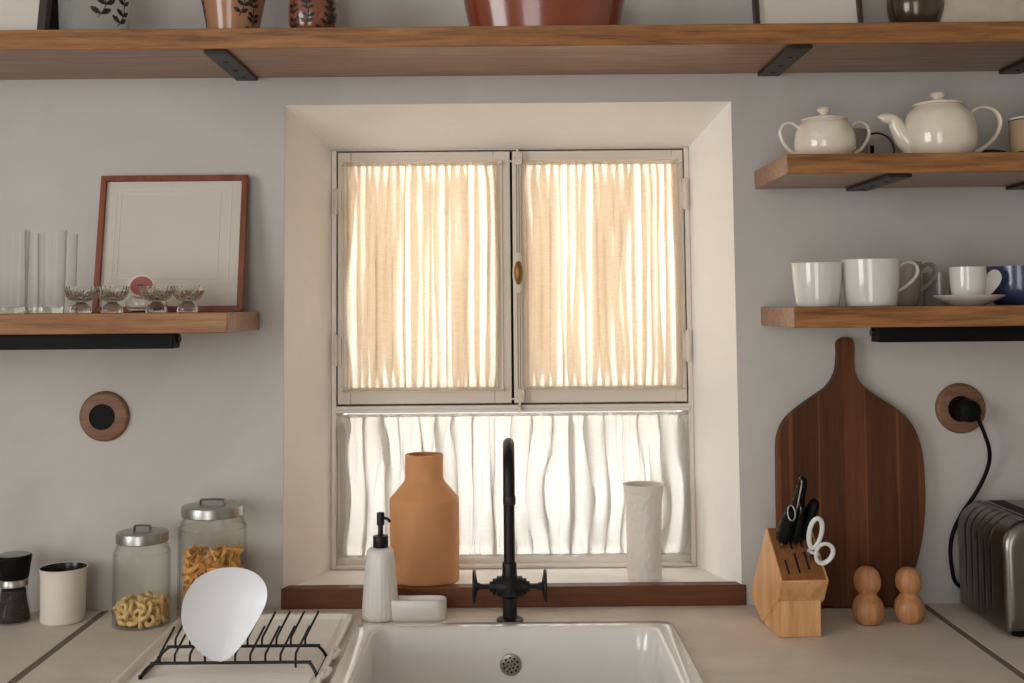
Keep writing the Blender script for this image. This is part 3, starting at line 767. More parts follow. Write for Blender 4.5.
# ------------------------------------------------------------------ leaning picture frame on left shelf
def frame_obj(name, label, w_, h, t, dpt, mat_f, mat_b, base, lean, yaw=0, emboss=False, glass=False):
    o = bpy.data.objects.new(name, None); COL.objects.link(o); o['_o'] = (0, 0, 0); tag(o, label, 'picture frame')
    o.empty_display_size = .02
    b = MB()
    z0 = 0
    b.prism([(-w_ / 2, 0), (w_ / 2, 0), (w_ / 2 - t, t), (-w_ / 2 + t, t)], 0, dpt, 'XZ'); b.prism([(-w_ / 2, h), (w_ / 2, h), (w_ / 2 - t, h - t), (-w_ / 2 + t, h - t)], 0, dpt, 'XZ')
    b.prism([(-w_ / 2, 0), (-w_ / 2, h), (-w_ / 2 + t, h - t), (-w_ / 2 + t, t)], 0, dpt, 'XZ'); b.prism([(w_ / 2, 0), (w_ / 2, h), (w_ / 2 - t, h - t), (w_ / 2 - t, t)], 0, dpt, 'XZ')
    b.build('frame_moulding', mat_f, o, bevel=.0008)
    b = MB(); b.box(-w_ / 2 + t, w_ / 2 - t, dpt * .45, dpt * .9, t, h - t); bo = b.build('backing_board', mat_b, o)
    if emboss:
        def rect(x0, x1, z0, z1, e, nm):
            b = MB()
            for (a, c, d, g) in ((x0, x0 + e, z0, z1), (x1 - e, x1, z0, z1), (x0, x1, z0, z0 + e), (x0, x1, z1 - e, z1)):
                b.box(a, c, dpt * .45 - .0008, dpt * .45 + .0005, d, g)
            b.build(nm, M['mat_emboss'], bo, bevel=.0004)
        rect(-w_ / 2 + .026, w_ / 2 - .026, .045, h - .022, .0011, 'embossed_line')
        rect(-w_ / 2 + .034, w_ / 2 - .044, .056, h - .030, .0009, 'embossed_line')
    o.location = base; o.rotation_euler = (R(-lean), 0, R(yaw))
    return o
frame_obj('picture_frame', 'cherry wood frame with blank grey mat, leaning on the left shelf', .2435, .2290, .0095, .014, M['framewood'], M['mat_board'], (-.5470, -.0520, L1 + .0006), 8.5, 0, True)

# ------------------------------------------------------------------ tumblers & coupes
def tumbler(loc, label, r=.0300, h=.1265):
    t = bpy.data.objects.new('glass_tumbler', None); COL.objects.link(t); t['_o'] = (0, 0, 0)
    fl = lambda a, hh: .0060 * math.cos(14 * a) if hh > .012 else 0
    o_ = prof([(r * .88, 0), (r * .93, .003), (r * .94, .03), (r * .97, .08), (r, h)], 6)
    b = MB(); b.lathe([(0, 0)] + o_, (0, 0, 0), 96, flute=fl)
    b.build('glass_wall', M['tumbler'], t, angle=70)
    b = MB(); b.lathe([(0, .0006), (r * .86, .0006), (r * .9, .004), (r * .88, .0095), (0, .0095)], (0, 0, 0), 48); b.build('thick_base', M['cut_glass'], t)
    t.location = loc; t.empty_display_size = .02
    return tag(t, label, 'glass', 'ribbed tumblers on the left shelf')
tumbler((-.7580, -.160, L1 + .0003), 'ribbed clear tumbler at the left picture edge on the left shelf')
tumbler((-.6970, -.170, L1 + .0003), 'ribbed clear tumbler nearest the four small dessert glasses')
tumbler((-.7120, -.085, L1 + .0003), 'ribbed clear tumbler standing behind the front pair of tumblers')

def coupe_proto():
    t = bpy.data.objects.new('dessert_glass', None); COL.objects.link(t); t['_o'] = (0, 0, 0); t.empty_display_size = .02
    fl = lambda a, h: .10 * abs(math.cos(10 * a)) - .05 if .018 < h < .036 else 0
    o_ = [(.0100, .0170), (.0165, .0200), (.0205, .0250), (.0228, .0310), (.0236, .0350), (.0245, .0385), (.0247, .0400)]
    inn = [(.0235, .0400), (.0222, .0350), (.0190, .0270), (.0120, .0225), (0, .0215)]
    b = MB(); b.lathe([(0, .0165)] + o_ + inn, (0, 0, 0), 120, flute=fl); b.build('bowl', M['cut_glass'], t, angle=60)
    fl2 = lambda a, h: .06 * abs(math.cos(6 * a)) - .03
    b = MB(); b.lathe([(0, .0002), (.0150, .0002), (.0158, .002), (.0148, .0070), (.0118, .0120), (.0075, .0150), (.0065, .0164), (0, .0164)], (0, 0, 0), 48, flute=fl2); b.build('foot', M['cut_glass'], t, angle=60)
    return t
cp = coupe_proto()
labs = ['small fluted dessert glass, leftmost of four, next to the tumblers', 'small fluted dessert glass, second from left, in front of the frame corner',
        'small fluted dessert glass standing before the pink-lidded jar', 'small fluted dessert glass, rightmost of the four, nearest the shelf end']
for i, x in enumerate((-.6420, -.5945, -.5275, -.4805)):
    o = cp if i == 0 else copy_tree(cp)
    o.location = (x, -.170, L1 + .0003)
    tag(o, labs[i], 'glass', 'fluted dessert glasses on the left shelf')
# tilted glass jar with pink lid
t = thing('glass_pot', (-.5560, -.128, L1), 'small round glass pot with a dusty pink tilted lid behind the dessert glasses', 'jar')
b = MB(); o_ = prof([(.020, .0003), (.0285, .005), (.0315, .013), (.029, .021), (.022, .026)], 5); b.lathe([(0, .0003)] + o_ + [(.0205, .026)] + [(q[0] - .002, max(q[1], .003)) for q in reversed(o_)] + [(0, .003)], (-.5560, -.128, L1), 40); b.build('glass_body', M['cut_glass'], t)
mt = Matrix.Rotation(R(28), 3, 'Y') @ Matrix.Rotation(R(62), 3, 'X')
b = MB(); b.lathe([(0, 0), (.0190, 0), (.0205, .0015), (.0205, .0045), (.0190, .006), (0, .006)], (-.5620, -.133, L1 + .0385), 32, mat=mt); ld = b.build('lid', M['mat_emboss'], t)
b = MB(); b.lathe([(0, .0063), (.0165, .0063), (.0165, .0068), (0, .0070)], (-.5620, -.133, L1 + .0385), 32, mat=mt); b.build('lid_label', M['pink'], ld)
b = MB(); b.tube(spline([mt @ Vector((-.006, -.003, .0072)) , mt @ Vector((0, .002, .0072)), mt @ Vector((.005, 0, .0072)), mt @ Vector((.008, .004, .0072))], 4), .0009, 6)
b.v = [(a + -.5620, c - .133, d + L1 + .0385) for a, c, d in b.v]; b.build('lid_mark', M['leaf'], ld)

# ------------------------------------------------------------------ top shelf objects
def leaf_sprig(b, rfun, cz, cx_, cy_, th0, z0, n, lean, size, mi=1):
    """a painted sprig wrapped on a turned body; rfun(z)->radius, z relative to the base"""
    def on(th, z, off=.0005):
        r = rfun(z) + off; return (cx_ + r * math.cos(th), cy_ + r * math.sin(th), cz + z)
    stem = []
    r0 = rfun(z0)
    for k in range(13):
        z = z0 + k / 12 * n * size * .95; th = th0 + lean * (k / 12) * n * size / r0 + .10 * math.sin(k * .5)
        stem.append((th, z))
    b.tube([on(a, z) for a, z in stem], .0007, 6, mi=mi)
    for i in range(n):
        k = int((i + .6) / n * 12); th, z = stem[k]
        for s in ((-1, 1) if True else (1,)):
            ang = R(52 * s + (8 if s > 0 else -4)); L = size * (1.15 - .25 * i / n); wd = L * .24
            pts = []
            for q in range(12):
                a = 2 * PI * q / 12; u = (1 - math.cos(a)) / 2 * L; v = math.sin(a) * wd * (math.sin(u / L * PI) * .5 + .5)
                dx = u * math.sin(ang) + v * math.cos(ang); dz = u * math.cos(ang) - v * math.sin(ang)
                pts.append((th + dx / rfun(z), z + dz))
            c = (sum(p[0] for p in pts) / 12, sum(p[1] for p in pts) / 12)
            vs = [on(c[0], c[1], .0009)] + [on(a, zz, .0004) for a, zz in pts]
            b.add(vs, [(0, 1 + q, 1 + (q + 1) % 12) for q in range(12)], mi)
def rf(profile):
    def f_(z):
        for (r0, z0), (r1, z1) in zip(profile, profile[1:]):
            if z0 <= z <= z1: return r0 + (r1 - r0) * (z - z0) / max(z1 - z0, 1e-9)
        return profile[-1][0] if z > profile[-1][1] else profile[0][0]
    return f_
Yt = -.135
# leaf-painted jug
jp = prof([(.0375, 0), (.0385, .006), (.0420, .030), (.0480, .060), (.0530, .085), (.0520, .110), (.0440, .135), (.0380, .150), (.0400, .165)], 5)
t = thing('clay_jug', (-.4225, Yt, T1), 'tan glazed clay jug painted with dark leaves on the top shelf, left of centre', 'jug')
b = MB(); b.lathe(shell(jp, .004), (-.4225, Yt, T1 + .0003), 56)
for (th, z0, n, ln, s) in ((-66, .030, 6, .15, .0115), (-34, .008, 8, -.1, .012), (-175, .02, 6, .2, .013)):
    leaf_sprig(b, rf(jp), T1 + .0003, -.4225, Yt, R(th), z0, n, ln, s)
b.build('jug_body', [M['jug'], M['leaf']], t)
b = MB(); b.tube(spline([(-.4700, Yt, T1 + .145), (-.4950, Yt, T1 + .140), (-.5050, Yt, T1 + .110), (-.4950, Yt, T1 + .085), (-.4745, Yt, T1 + .080)], 6), .006, 10, flat=(1, .8)); b.build('handle', M['jug'], t)
jp2 = prof([(.0290, 0), (.0305, .004), (.0345, .014), (.0378, .028), (.0388, .044), (.0370, .062), (.0320, .078), (.0300, .088), (.0325, .098)], 5)
t = thing('clay_pot', (-.2980, Yt, T1), 'dark red-brown glazed clay pot painted with leaves on the top shelf', 'pot')
b = MB(); b.lathe(shell(jp2, .004), (-.2980, Yt, T1 + .0003), 56)
for (th, z0, n, ln, s) in ((-100, .016, 5, .15, .0105), (-62, .004, 6, .35, .011), (-35, .018, 5, .1, .0105), (-140, .01, 5, .2, .011)):
    leaf_sprig(b, rf(jp2), T1 + .0003, -.2980, Yt, R(th), z0, n, ln, s)
b.build('pot_body', [M['jug_dark'], M['leaf']], t)
# big red-brown bowl
bp_ = prof([(.1130, 0), (.1155, .004), (.1190, .020), (.1245, .045), (.1290, .070), (.1300, .080)], 5)
t = thing('clay_bowl', (.0665, -.135, T1), 'large red-brown glazed clay bowl on the top shelf above the window', 'bowl')
b = MB(); b.lathe([(a * .80 if False else a, z) for a, z in shell(bp_, .006)], (.0665, -.120, T1 + .0003), 72, sy=.62)
b.build('bowl_body', M['bowl_red'], t)
b = MB(); b.lathe([(.1285, .076), (.1330, .077), (.1340, .081), (.1330, .085), (.1245, .085)], (.0665, -.120, T1 + .0003), 72, sy=.62); b.build('rolled_rim', M['bowl_red'], t)
# glass vase
gp = prof([(.0460, .0003), (.0505, .003), (.0520, .020), (.0540, .060), (.0580, .110), (.0610, .150)], 5)
t = thing('glass_vase', (-.6430, -.130, T1), 'cloudy grey-green glass vase on the top shelf beside the dark frame', 'vase')
b = MB(); b.lathe([(0, .0003)] + gp, (-.6430, -.130, T1), 56); b.build('vase_wall', M['frost'], t)
b = MB()
for (th, z0, n, ln, s) in ((-65, .030, 4, .3, .016), (-30, .020, 5, .3, .015)):
    leaf_sprig(b, rf(gp), T1, -.6430, -.130, R(th), z0, n, ln, s, mi=0)
b.build('leaf_sprig', M['leaf'], t)
# dark frames
frame_obj('picture_frame', 'dark brown frame with pale mat at the left end of the top shelf', .30, .24, .0125, .018, M['dark_frame'], M['mat_board'], (-.8560, -.170, T1 + .0006), 10)
b = MB(); b.box(-.86, -.7310, -.035, -.018, T1 + .0005, T1 + .22)
tag(b.build('dark_panel', M['dark_frame'], loc=(-.79, -.0265, T1), bevel=.002), 'dark upright panel behind the glass vase on the top shelf', 'board')  # flat dark upright box past the frame's right edge
frame_obj('picture_frame', 'thin dark-edged frame with pale blank board on the right of the top shelf', .1700, .22, .0075, .016, M['dark_frame'], M['mat_board'], (.4820, -.140, T1 + .0006), 9)
# brown pot
b = MB(); q_ = prof([(.0235, 0), (.0255, .002), (.0345, .012), (.0415, .030), (.0435, .048), (.0405, .066), (.0300, .080), (.0290, .092)], 5)
b.lathe(shell(q_, .0035), (.6480, -.140, T1 + .0003), 48)
tag(b.build('glazed_pot', M['brown_glaze'], loc=(.648, -.14, T1)), 'round dark bronze glazed pot on the top shelf at right', 'pot')
b = MB()
po = []
for k in range(40):
    a = PI * k / 39
    po.append((.8050 - .128 * math.cos(a) * (1 + .02 * math.sin(7 * a)), T1 + .0008 + (.13 * math.sin(a) ** .8) * (1 + .03 * math.sin(9 * a))))
b.prism(po, -.165, -.125, 'XZ')
tag(b.build('stone_slab', M['stone'], loc=(.805, -.14, T1), bevel=.006, segs=3), 'pale speckled rounded stone slab at the right end of the top shelf', 'stone')

# ------------------------------------------------------------------ teapot shelf
def vessel_handle(b, pts, r, flat=(1, 1.5), n=6, mi=0): b.tube(spline(pts, n), r, 12, flat=flat, mi=mi)
SX, SYY = .4995, -.140; Z = U_1 + .0004
t = thing('sugar_bowl', (SX, SYY, Z), 'cream lidded sugar bowl with two loop handles on the teapot shelf', 'sugar bowl')
b = MB(); b.lathe([(0, 0)] + prof([(.0340, 0), (.0380, 0.0018), (.0450, 0.0128), (.0468, 0.0238), (.0455, 0.0384), (.0400, 0.0531), (.0345, 0.0604)], 5) + [(.030, 0.0604), (0, 0.0604)], (SX, SYY, Z), 48); b.build('pot_body', M['teapot'], t)
b = MB(); b.lathe([(0, 0.0608), (.0345, 0.0608), (.0360, 0.0622), (.0350, 0.0641), (.025, 0.0673), (.008, 0.0691), (.0055, 0.0705), (.0060, 0.0723), (.0095, 0.0759), (.0108, 0.0787), (.0090, 0.0814), (0, 0.0824)], (SX, SYY, Z), 40); b.build('lid', M['teapot'], t)
for s in (-1, 1):
    b = MB(); vessel_handle(b, [(SX + s * .038, SYY, Z + 0.0494), (SX + s * .050, SYY, Z + 0.0581), (SX + s * .062, SYY, Z + 0.0567), (SX + s * .0690, SYY, Z + 0.0458), (SX + s * .0660, SYY, Z + 0.0311), (SX + s * .056, SYY, Z + 0.0165), (SX + s * .043, SYY, Z + 0.0082)], .0028); b.build('loop_handle', M['teapot'], t)
TX, TYY = .6780, -.140
t = thing('teapot', (TX, TYY, Z), 'cream glazed teapot with lid, spout to the left, on the upper right shelf', 'teapot')
b = MB(); b.lathe([(0, 0)] + prof([(.0400, 0), (.0450, 0.0019), (.0535, 0.0150), (.0560, 0.0318), (.0545, 0.0514), (.0490, 0.0683), (.0400, 0.0795), (.0370, 0.0823)], 5) + [(.033, 0.0823), (0, 0.0823)], (TX, TYY, Z), 56); b.build('pot_body', M['teapot'], t)
b = MB(); b.lathe([(0, 0.0827), (.0375, 0.0827), (.0392, 0.0842), (.0385, 0.0862), (.028, 0.0896), (.009, 0.0912), (.0062, 0.0926), (.0068, 0.0949), (.0105, 0.0977), (.0122, 0.1005), (.0105, 0.1033), (0, 0.1047)], (TX, TYY, Z), 40); b.build('lid', M['teapot'], t)
b = MB(); sp_ = spline([(TX - .040, TYY, Z + 0.0206), (TX - .054, TYY, Z + 0.0318), (TX - .064, TYY, Z + 0.0486), (TX - .072, TYY, Z + 0.0617), (TX - .088, TYY, Z + 0.0640), (TX - .0925, TYY, Z + 0.0620)], 5)
nn = len(sp_); b.tube(sp_, [.0200 - .0145 * (i / (nn - 1)) ** .75 for i in range(nn)], 18); b.build('spout', M['teapot'], t)
b = MB(); vessel_handle(b, [(TX + .045, TYY, Z + 0.0673), (TX + .055, TYY, Z + 0.0767), (TX + .070, TYY, Z + 0.0804), (TX + .087, TYY, Z + 0.0748), (TX + .0950, TYY, Z + 0.0580), (TX + .089, TYY, Z + 0.0374), (TX + .071, TYY, Z + 0.0187), (TX + .050, TYY, Z + 0.0075)], [.0036 + .0006 * math.cos(i * .3) for i in range(43)]); b.build('handle', M['teapot'], t)
# dark wire-handled pot behind
t = thing('small_creamer', (.578, -.055, Z), 'small brownish creamer with a dark wire handle half hidden behind the sugar bowl', 'creamer')
b = MB(); b.lathe(shell(prof([(.0250, 0), (.0290, .003), (.0300, .020), (.0290, .045), (.0295, .058)], 4), .002), (.562, -.055, Z), 36); b.build('creamer_body', M['mug_shade'], t)
b = MB(); b.tube(arc((.6080, -.055, Z + .026), .0280, 150, -110, 22, 'XZ'), .0016, 8); b.build('wire_handle', M['black_steel'], t)
b = MB(); b.box(.587, .5925, -.0900, -.0855, Z, Z + .029); b.build('black_clip', M['black_plastic'], t, bevel=.0006)
# tin at the right edge
t = thing('lidded_tin', (.830, -.140, Z), 'small round tin with tan label and dark knob, right end of teapot shelf', 'tin')
b = MB(); b.lathe([(0, 0), (.0385, 0), (.0395, .002), (.0395, .010), (.0398, .0105), (.0398, .056), (.0395, .0565), (.0395, .0595), (0, .0595)], (.830, -.140, Z), 48); b.build('tin_body', [M['tan_label']], t)
b = MB(); b.lathe([(0, .0597), (.0402, .0597), (.0406, .0605), (.0402, .0625), (.020, .0640), (0, .0642)], (.830, -.140, Z), 48); b.build('lid', M['mat_emboss'], t)
b = MB(); b.lathe([(0, .0640), (.016, .0640), (.0175, .0660), (.0175, .0740), (.016, .0760), (0, .0765)], (.830, -.140, Z), 32); b.build('knob', M['black_steel'], t)
for zz in (.0080, .0590):
    b = MB(); b.lathe([(.0396, zz - .0007), (.0404, zz), (.0396, zz + .0007)], (.830, -.140, Z), 48); b.build('band', M['black'], t)
b = MB()
for k in range(9):
    b.box(.820, .8395, -.1806, -.1795, Z + .012 + k * .0048, Z + .0140 + k * .0048)
b.build('printed_lines', M['black'], t)
b = MB()
b.tube(spline([(.765, -.070, Z + .014), (.775, -.07, Z + .019), (.800, -.065, Z + .020), (.815, -.06, Z + .018)], 4), .0042, 10); b.tube([(.768, -.075, Z + .0045), (.82, -.068, Z + .0045)], .0040, 10)
tag(b.build('dark_tongs', M['dark_frame'], loc=(.79, -.07, Z)), 'dark utensil lying behind the tin, right of the teapot handle', 'utensil')

# ------------------------------------------------------------------ mug shelf
Z = L1 + .0004
def mug(x, y, rt, rb_, h, mat, label, handle=None, group='mugs on the right shelf', hr=.0026):
    t = thing('mug', (x, y, Z), label, 'mug', group)
    o_ = prof([(rb_ * .94, 0), (rb_, .0015), (rb_ + (rt - rb_) * .30, .012), (rb_ + (rt - rb_) * .72, h * .55), (rt - .0003, h - .003), (rt, h)], 5)
    b = MB(); b.lathe(shell(o_, .0032), (x, y, Z), 56); b.build('mug_body', mat, t)
    if handle:
        b = MB(); vessel_handle(b, [(x + p, y + q, Z + z) for p, q, z in handle], hr, flat=(1, 1.9)); b.build('handle', mat, t)
    return t
mug(.4790, -.150, .0385, .0315, .0665, M['mug'], 'white tapered mug at the left end of the mug shelf', [(.012, .036, .052), (.016, .052, .055), (.019, .060, .040), (.015, .052, .022), (.011, .033, .018)])
mug(.5580, -.160, .0435, .0370, .0705, M['mug'], 'large white mug in front with its loop handle to the right', [(.0400, -.002, .058), (.052, -.002, .0655), (.066, -.002, .0640), (.0710, -.002, .0540), (.066, -.002, .042), (.054, -.002, .031), (.0405, -.002, .023)])
mug(.6240, -.085, .0380, .0300, .0690, M['mug_shade'], 'shade-greyed mug tucked behind the large white mug, handle to the right', [(.0350, -.002, .056), (.046, -.002, .0650), (.056, -.002, .0640), (.0610, -.002, .0540), (.058, -.002, .043), (.046, -.002, .031), (.033, -.002, .022)], hr=.0032)
t = thing('glass_cup', (.7000, -.075, Z), 'small grey smoked glass cup behind the espresso cup', 'cup')
b = MB(); o_ = prof([(.021, 0), (.023, .002), (.0235, .03), (.0245, .053)], 4); b.lathe(shell(o_, .0018), (.7000, -.060, Z), 40); b.build('cup_body', M['mug_shade'], t)
t = thing('saucer', (.7080, -.155, Z), 'white saucer under the small espresso cup', 'saucer')
b = MB(); b.lathe([(0, 0), (.0235, 0), (.0250, .001), (.0390, .0065), (.0510, .0130), (.0528, .0150), (.0518, .0158), (.0500, .0148), (.0370, .0095), (.0220, .0060), (0, .0060)], (.7080, -.155, Z), 64); b.build('saucer_dish', M['mug'], t)
t = thing('espresso_cup', (.7080, -.155, Z + .0062), 'small white espresso cup with a flat disc handle on a saucer', 'cup')
b = MB(); o_ = prof([(.0165, 0), (.0195, .0015), (.0245, .014), (.0262, .030), (.0270, .0520)], 5); b.lathe(shell(o_, .0025), (.7080, -.155, Z + .0064), 48); b.build('cup_body', M['mug'], t)
b = MB()
hp_ = spline([(.0250, .030), (.0290, .044), (.0370, .0510), (.0460, .0490), (.0500, .0400), (.0470, .0300), (.0380, .0190), (.0285, .0100), (.0235, .0100), (.0250, .030)], 5)[:-1]
b.prism([(.7080 + p.x, Z + .0030 + p.y) for p in hp_], -.160, -.1555, 'XZ'); b.build('disc_handle', M['mug'], t, bevel=.001)
t = thing('blue_bowl', (.8060, -.110, Z), 'navy blue glazed bowl at the right end of the mug shelf', 'bowl')
b = MB(); b.lathe(shell(prof([(.0330, 0), (.0370, .002), (.0440, .012), (.0480, .030), (.0485, .0600)], 5), .0035), (.8060, -.110, Z), 56); b.build('bowl_body', M['blue'], t)

# ------------------------------------------------------------------ wall sockets
def socket(x, z, label, plug):
    t = thing('wall_socket', (x, 0, z), label, 'socket', 'round wooden wall sockets')
    b = MB(); b.lathe([(0, -.0085), (.0360, -.0085), (.0392, -.0072), (.0408, -.0045), (.0415, -.0004)], (x, 0, z), 64, 'Y'); r_ = b.build('wooden_ring', M['socketwood'], t)
    b = MB(); b.lathe([(.0212, -.0095), (.0202, -.0095), (.0190, -.0088), (.0190, -.0089), (0, -.0089)], (x - .002, 0, z - .0005), 40, 'Y'); i_ = b.build('socket_insert', M['black_plastic'], t)
    for s in (-1, 1):
        b = MB(); b.lathe([(0, -.0093), (.0024, -.0093), (.0024, -.0080)], (x - .002 + s * .0095, 0, z), 12, 'Y'); b.build('pin_hole', M['black_plastic'], i_)
    return t
socket(-.6625, 1.2225, 'round wooden wall socket below the left shelf, nothing plugged in', False)
socket(.7503, 1.2235, 'round wooden wall socket at right with a black plug in it', True)

# ------------------------------------------------------------------ jars, cup, mill
def jar(x, y, r, h, hb, label, handle_r):
    """h total height to lid top"""
    t = thing('storage_jar', (x, y, ZC), label, 'jar', 'glass storage jars with steel lids')
    rl = r * .90
    zl = h - .017 * (r / .05) - .004
    o_ = prof([(r * .90, .0004), (r * .985, .003), (r, .010), (r, zl - r * .62), (r * .985, zl - r * .42), (r * .90, zl - r * .18), (r * .84, zl - r * .08), (r * .84, zl)], 5)
    b = MB(); b.lathe([(0, .0004)] + o_, (x, y, ZC), 56); b.lathe([(0, .0045)] + [(q[0] - .0025, max(q[1], .005)) for q in o_], (x, y, ZC), 56)
    b.build('glass_body', M['glass'], t, angle=70)
    b = MB(); b.lathe([(0, zl - .004), (rl * .9, zl - .004), (rl, zl - .003), (rl + .0008, zl - .002), (rl + .0008, zl + .0095), (rl, zl + .0120), (rl * .90, zl + .0132), (rl * .5, zl + .0138), (0, zl + .0140)], (x, y, ZC), 56)
    ld = b.build('lid', M['steel'], t, angle=30)
    b = MB(); hr = handle_r
    b.tube(spline([(x - hr, y, ZC + zl + .0130), (x - hr * .98, y, ZC + zl + .0190), (x - hr * .8, y, ZC + zl + .0215), (x + hr * .8, y, ZC + zl + .0215), (x + hr * .98, y, ZC + zl + .0190), (x + hr, y, ZC + zl + .0150)], 5), .0016, 8, flat=(1, 3.2))
    b.build('lid_handle', M['steel'], ld)
    return t
J1 = (-.572, -.0830, .0437); J2 = (-.4640, -.0745, .0530)
jar(*J1, .1490, 0, 'smaller glass jar with steel lid, a little ring pasta at the bottom', .0125)
jar(*J2, .1905, 0, 'taller glass jar with steel lid, bow tie pasta inside, behind the plate', .019)

def pieces(proto_mesh_builder, jarp, count, zmin, zmax, name, label, group, mat, rmin, seed, edge=.62):
    rnd = random.Random(seed)
    protos = [proto_mesh_builder(k).build(name, mat, loc=(0, 0, 0)) for k in range(3)]
    x, y, r = jarp; pts = []
    tries = 0
    # random dense packing, low pieces first so that they rest on one another
    while len(pts) < count and tries < 60000:
        tries += 1
        a = rnd.uniform(0, 2 * PI); q = math.sqrt(rnd.uniform(0, 1)) * (r - .0030 - rmin * edge)
        z = zmin + (zmax - zmin) * rnd.random() ** .9
        p = Vector((x + q * math.cos(a), y + q * math.sin(a), ZC + z))
        if all((p - o).length > rmin * (1 if tries < 30000 else .88) for o in pts): pts.append(p)
    for i, p in enumerate(sorted(pts, key=lambda v: v.z)):
        if i < 3: o = protos[i]
        else: o = protos[i % 3].copy(); COL.objects.link(o)
        o.location = p; o.rotation_euler = (rnd.uniform(0, 6.28), rnd.uniform(0, 6.28), rnd.uniform(0, 6.28))
        tag(o, label, 'pasta', group)
def ring_pasta(k):
    b = MB(); N = 20; pts = []; rad = []
    for i in range(N):
        a = 2 * PI * i / N
        pts.append((.0066 * math.cos(a), .0056 * math.sin(a), .0012 * math.sin(2 * a + k)))
        rad.append(.0030 + .0014 * max(0, math.cos(a)) ** 2)
    b.tube(pts, rad, 8, loop=True, up=(0, 0, 1)); return b
def bow_pasta(k):
    b = MB(); nu, nv = 14, 8; L, W = .0118, .0088; top = []; bot = []
    for i in range(nu + 1):
        u = -1 + 2 * i / nu; pin = .32 + .68 * min(1, abs(u) * 1.25)
        for j in range(nv + 1):
            v = -1 + 2 * j / nv
            z = (1 - abs(u)) ** 2 * .0034 * math.cos(v * PI * 1.5) + .0020 * u * v * (1 if k else -1) + .001 * math.sin(4 * u + k)
            zig = .0007 * (1 if j % 2 else -1) * (abs(u) > .99)
            top.append((u * L + zig, v * W * pin, z + .0007)); bot.append((u * L + zig, v * W * pin, z - .0007))
    n1 = nv + 1; fs = []; off = len(top)
    for i in range(nu):
        for j in range(nv):
            a = i * n1 + j; fs.append((a, a + n1, a + n1 + 1, a + 1)); fs.append((off + a, off + a + 1, off + a + n1 + 1, off + a + n1))
    rim = [i * n1 for i in range(nu + 1)] + [nu * n1 + j for j in range(1, n1)] + [i * n1 + nv for i in range(nu - 1, -1, -1)] + [j for j in range(nv - 1, 0, -1)]
    for a, c in zip(rim, rim[1:] + rim[:1]): fs.append((a, c, off + c, off + a))
    b.add(top + bot, fs); return b
pieces(ring_pasta, J1, 85, .0110, .0340, 'ring_pasta', 'small pale ring-shaped pasta piece in the smaller glass jar', 'ring pasta in the smaller jar', M['pasta1'], .0108, 3, .42)
pieces(bow_pasta, J2, 210, .0140, .1060, 'bow_tie_pasta', 'golden bow tie pasta piece in the taller glass jar', 'bow tie pasta in the taller jar', M['pasta2'], .0122, 5, .92)

# white cup with black lining
x, y, r = -.7030, -.0615, .0345
b = MB()
oo = [(r * .90, .0003), (r * .965, .002), (r * .98, .006), (r * .985, .030), (r * 1.0, .070), (r * 1.045, .0820), (r * 1.07, .0838)]
b.lathe([(0, .0003)] + oo + [(r * 1.05, .0845), (r * 1.02, .0838)], (x, y, ZC), 56)
b.lathe([(r * 1.02, .0838), (r * .96, .075), (r * .93, .03), (r * .90, .006), (0, .005)], (x, y, ZC), 56, mi=1)
tag(b.build('cup', [M['cupwhite'], M['cupblack']], loc=(x, y, ZC), angle=70), 'matt cream cup with black lining, between mill and smaller jar', 'cup')
# pepper mill
x, y = -.7815, -.062
t = thing('pepper_mill', (x, y, ZC), 'glass pepper mill with black top and steel collar at the left edge', 'pepper mill')
b = MB(); gpf = prof([(.0255, .0004), (.0270, .002), (.0272, .008), (.0250, .022), (.0222, .036), (.0210, .048), (.0205, .0560)], 4)
b.lathe([(0, .0004)] + gpf, (x, y, ZC), 40); b.build('glass_body', M['glass'], t)
b = MB(); b.lathe([(0, .003)] + [(q[0] - .0024, max(q[1], .003)) for q in gpf if q[1] < .052] + [(0, .052)], (x, y, ZC), 40); o = b.build('peppercorns', M['pepper'], t); o['kind'] = 'stuff'
b = MB(); b.lathe([(0, .0560), (.0212, .0560), (.0220, .0565), (.0220, .0660), (.0212, .0670), (0, .0670)], (x, y, ZC), 40); b.build('steel_collar', M['steel'], t)
b = MB(); b.lathe([(0, .0672), (.0215, .0672), (.0225, .069), (.0262, .0980), (.0268, .1010), (.0262, .1030), (0, .1030)], (x, y, ZC), 40); cap = b.build('cap', M['black_plastic'], t)
b = MB(); b.lathe([(0, .1032), (.0235, .1032), (.0240, .1045), (.020, .1060), (0, .1062)], (x, y, ZC), 40); b.build('cap_disc', M['steel'], cap)

# ------------------------------------------------------------------ peanut-shaped wooden shakers
def shaker(x, y, s, label):
    b = MB(); y -= .009
    pf = [(0, .0003), (.0150, .0003), (.0200, .004), (.0248, .012), (.0262, .0210), (.0245, .0310), (.0190, .0390), (.0155, .0430), (.0150, .0455), (.0175, .0490), (.0215, .0550), (.0225, .0630), (.0210, .0720), (.0160, .0800), (.008, .0845), (0, .0855)]
    pf = [(a * s * .91, z * s * 1.025) for a, z in prof(pf, 3)]
    pf[0] = (0, pf[0][1]); pf[-1] = (0, pf[-1][1])
    b.lathe(pf, (x, y, ZC), 44)
    return tag(b.build('wooden_shaker', M['dollwood'], loc=(x, y, ZC), angle=80), label, 'shaker', 'peanut-shaped wooden shakers')
shaker(.5530, -.1060, .985, 'peanut-shaped turned wooden shaker, the left one, before the cutting board')
shaker(.6180, -.1010, .955, 'peanut-shaped turned wooden shaker, the right one, nearer the toaster')

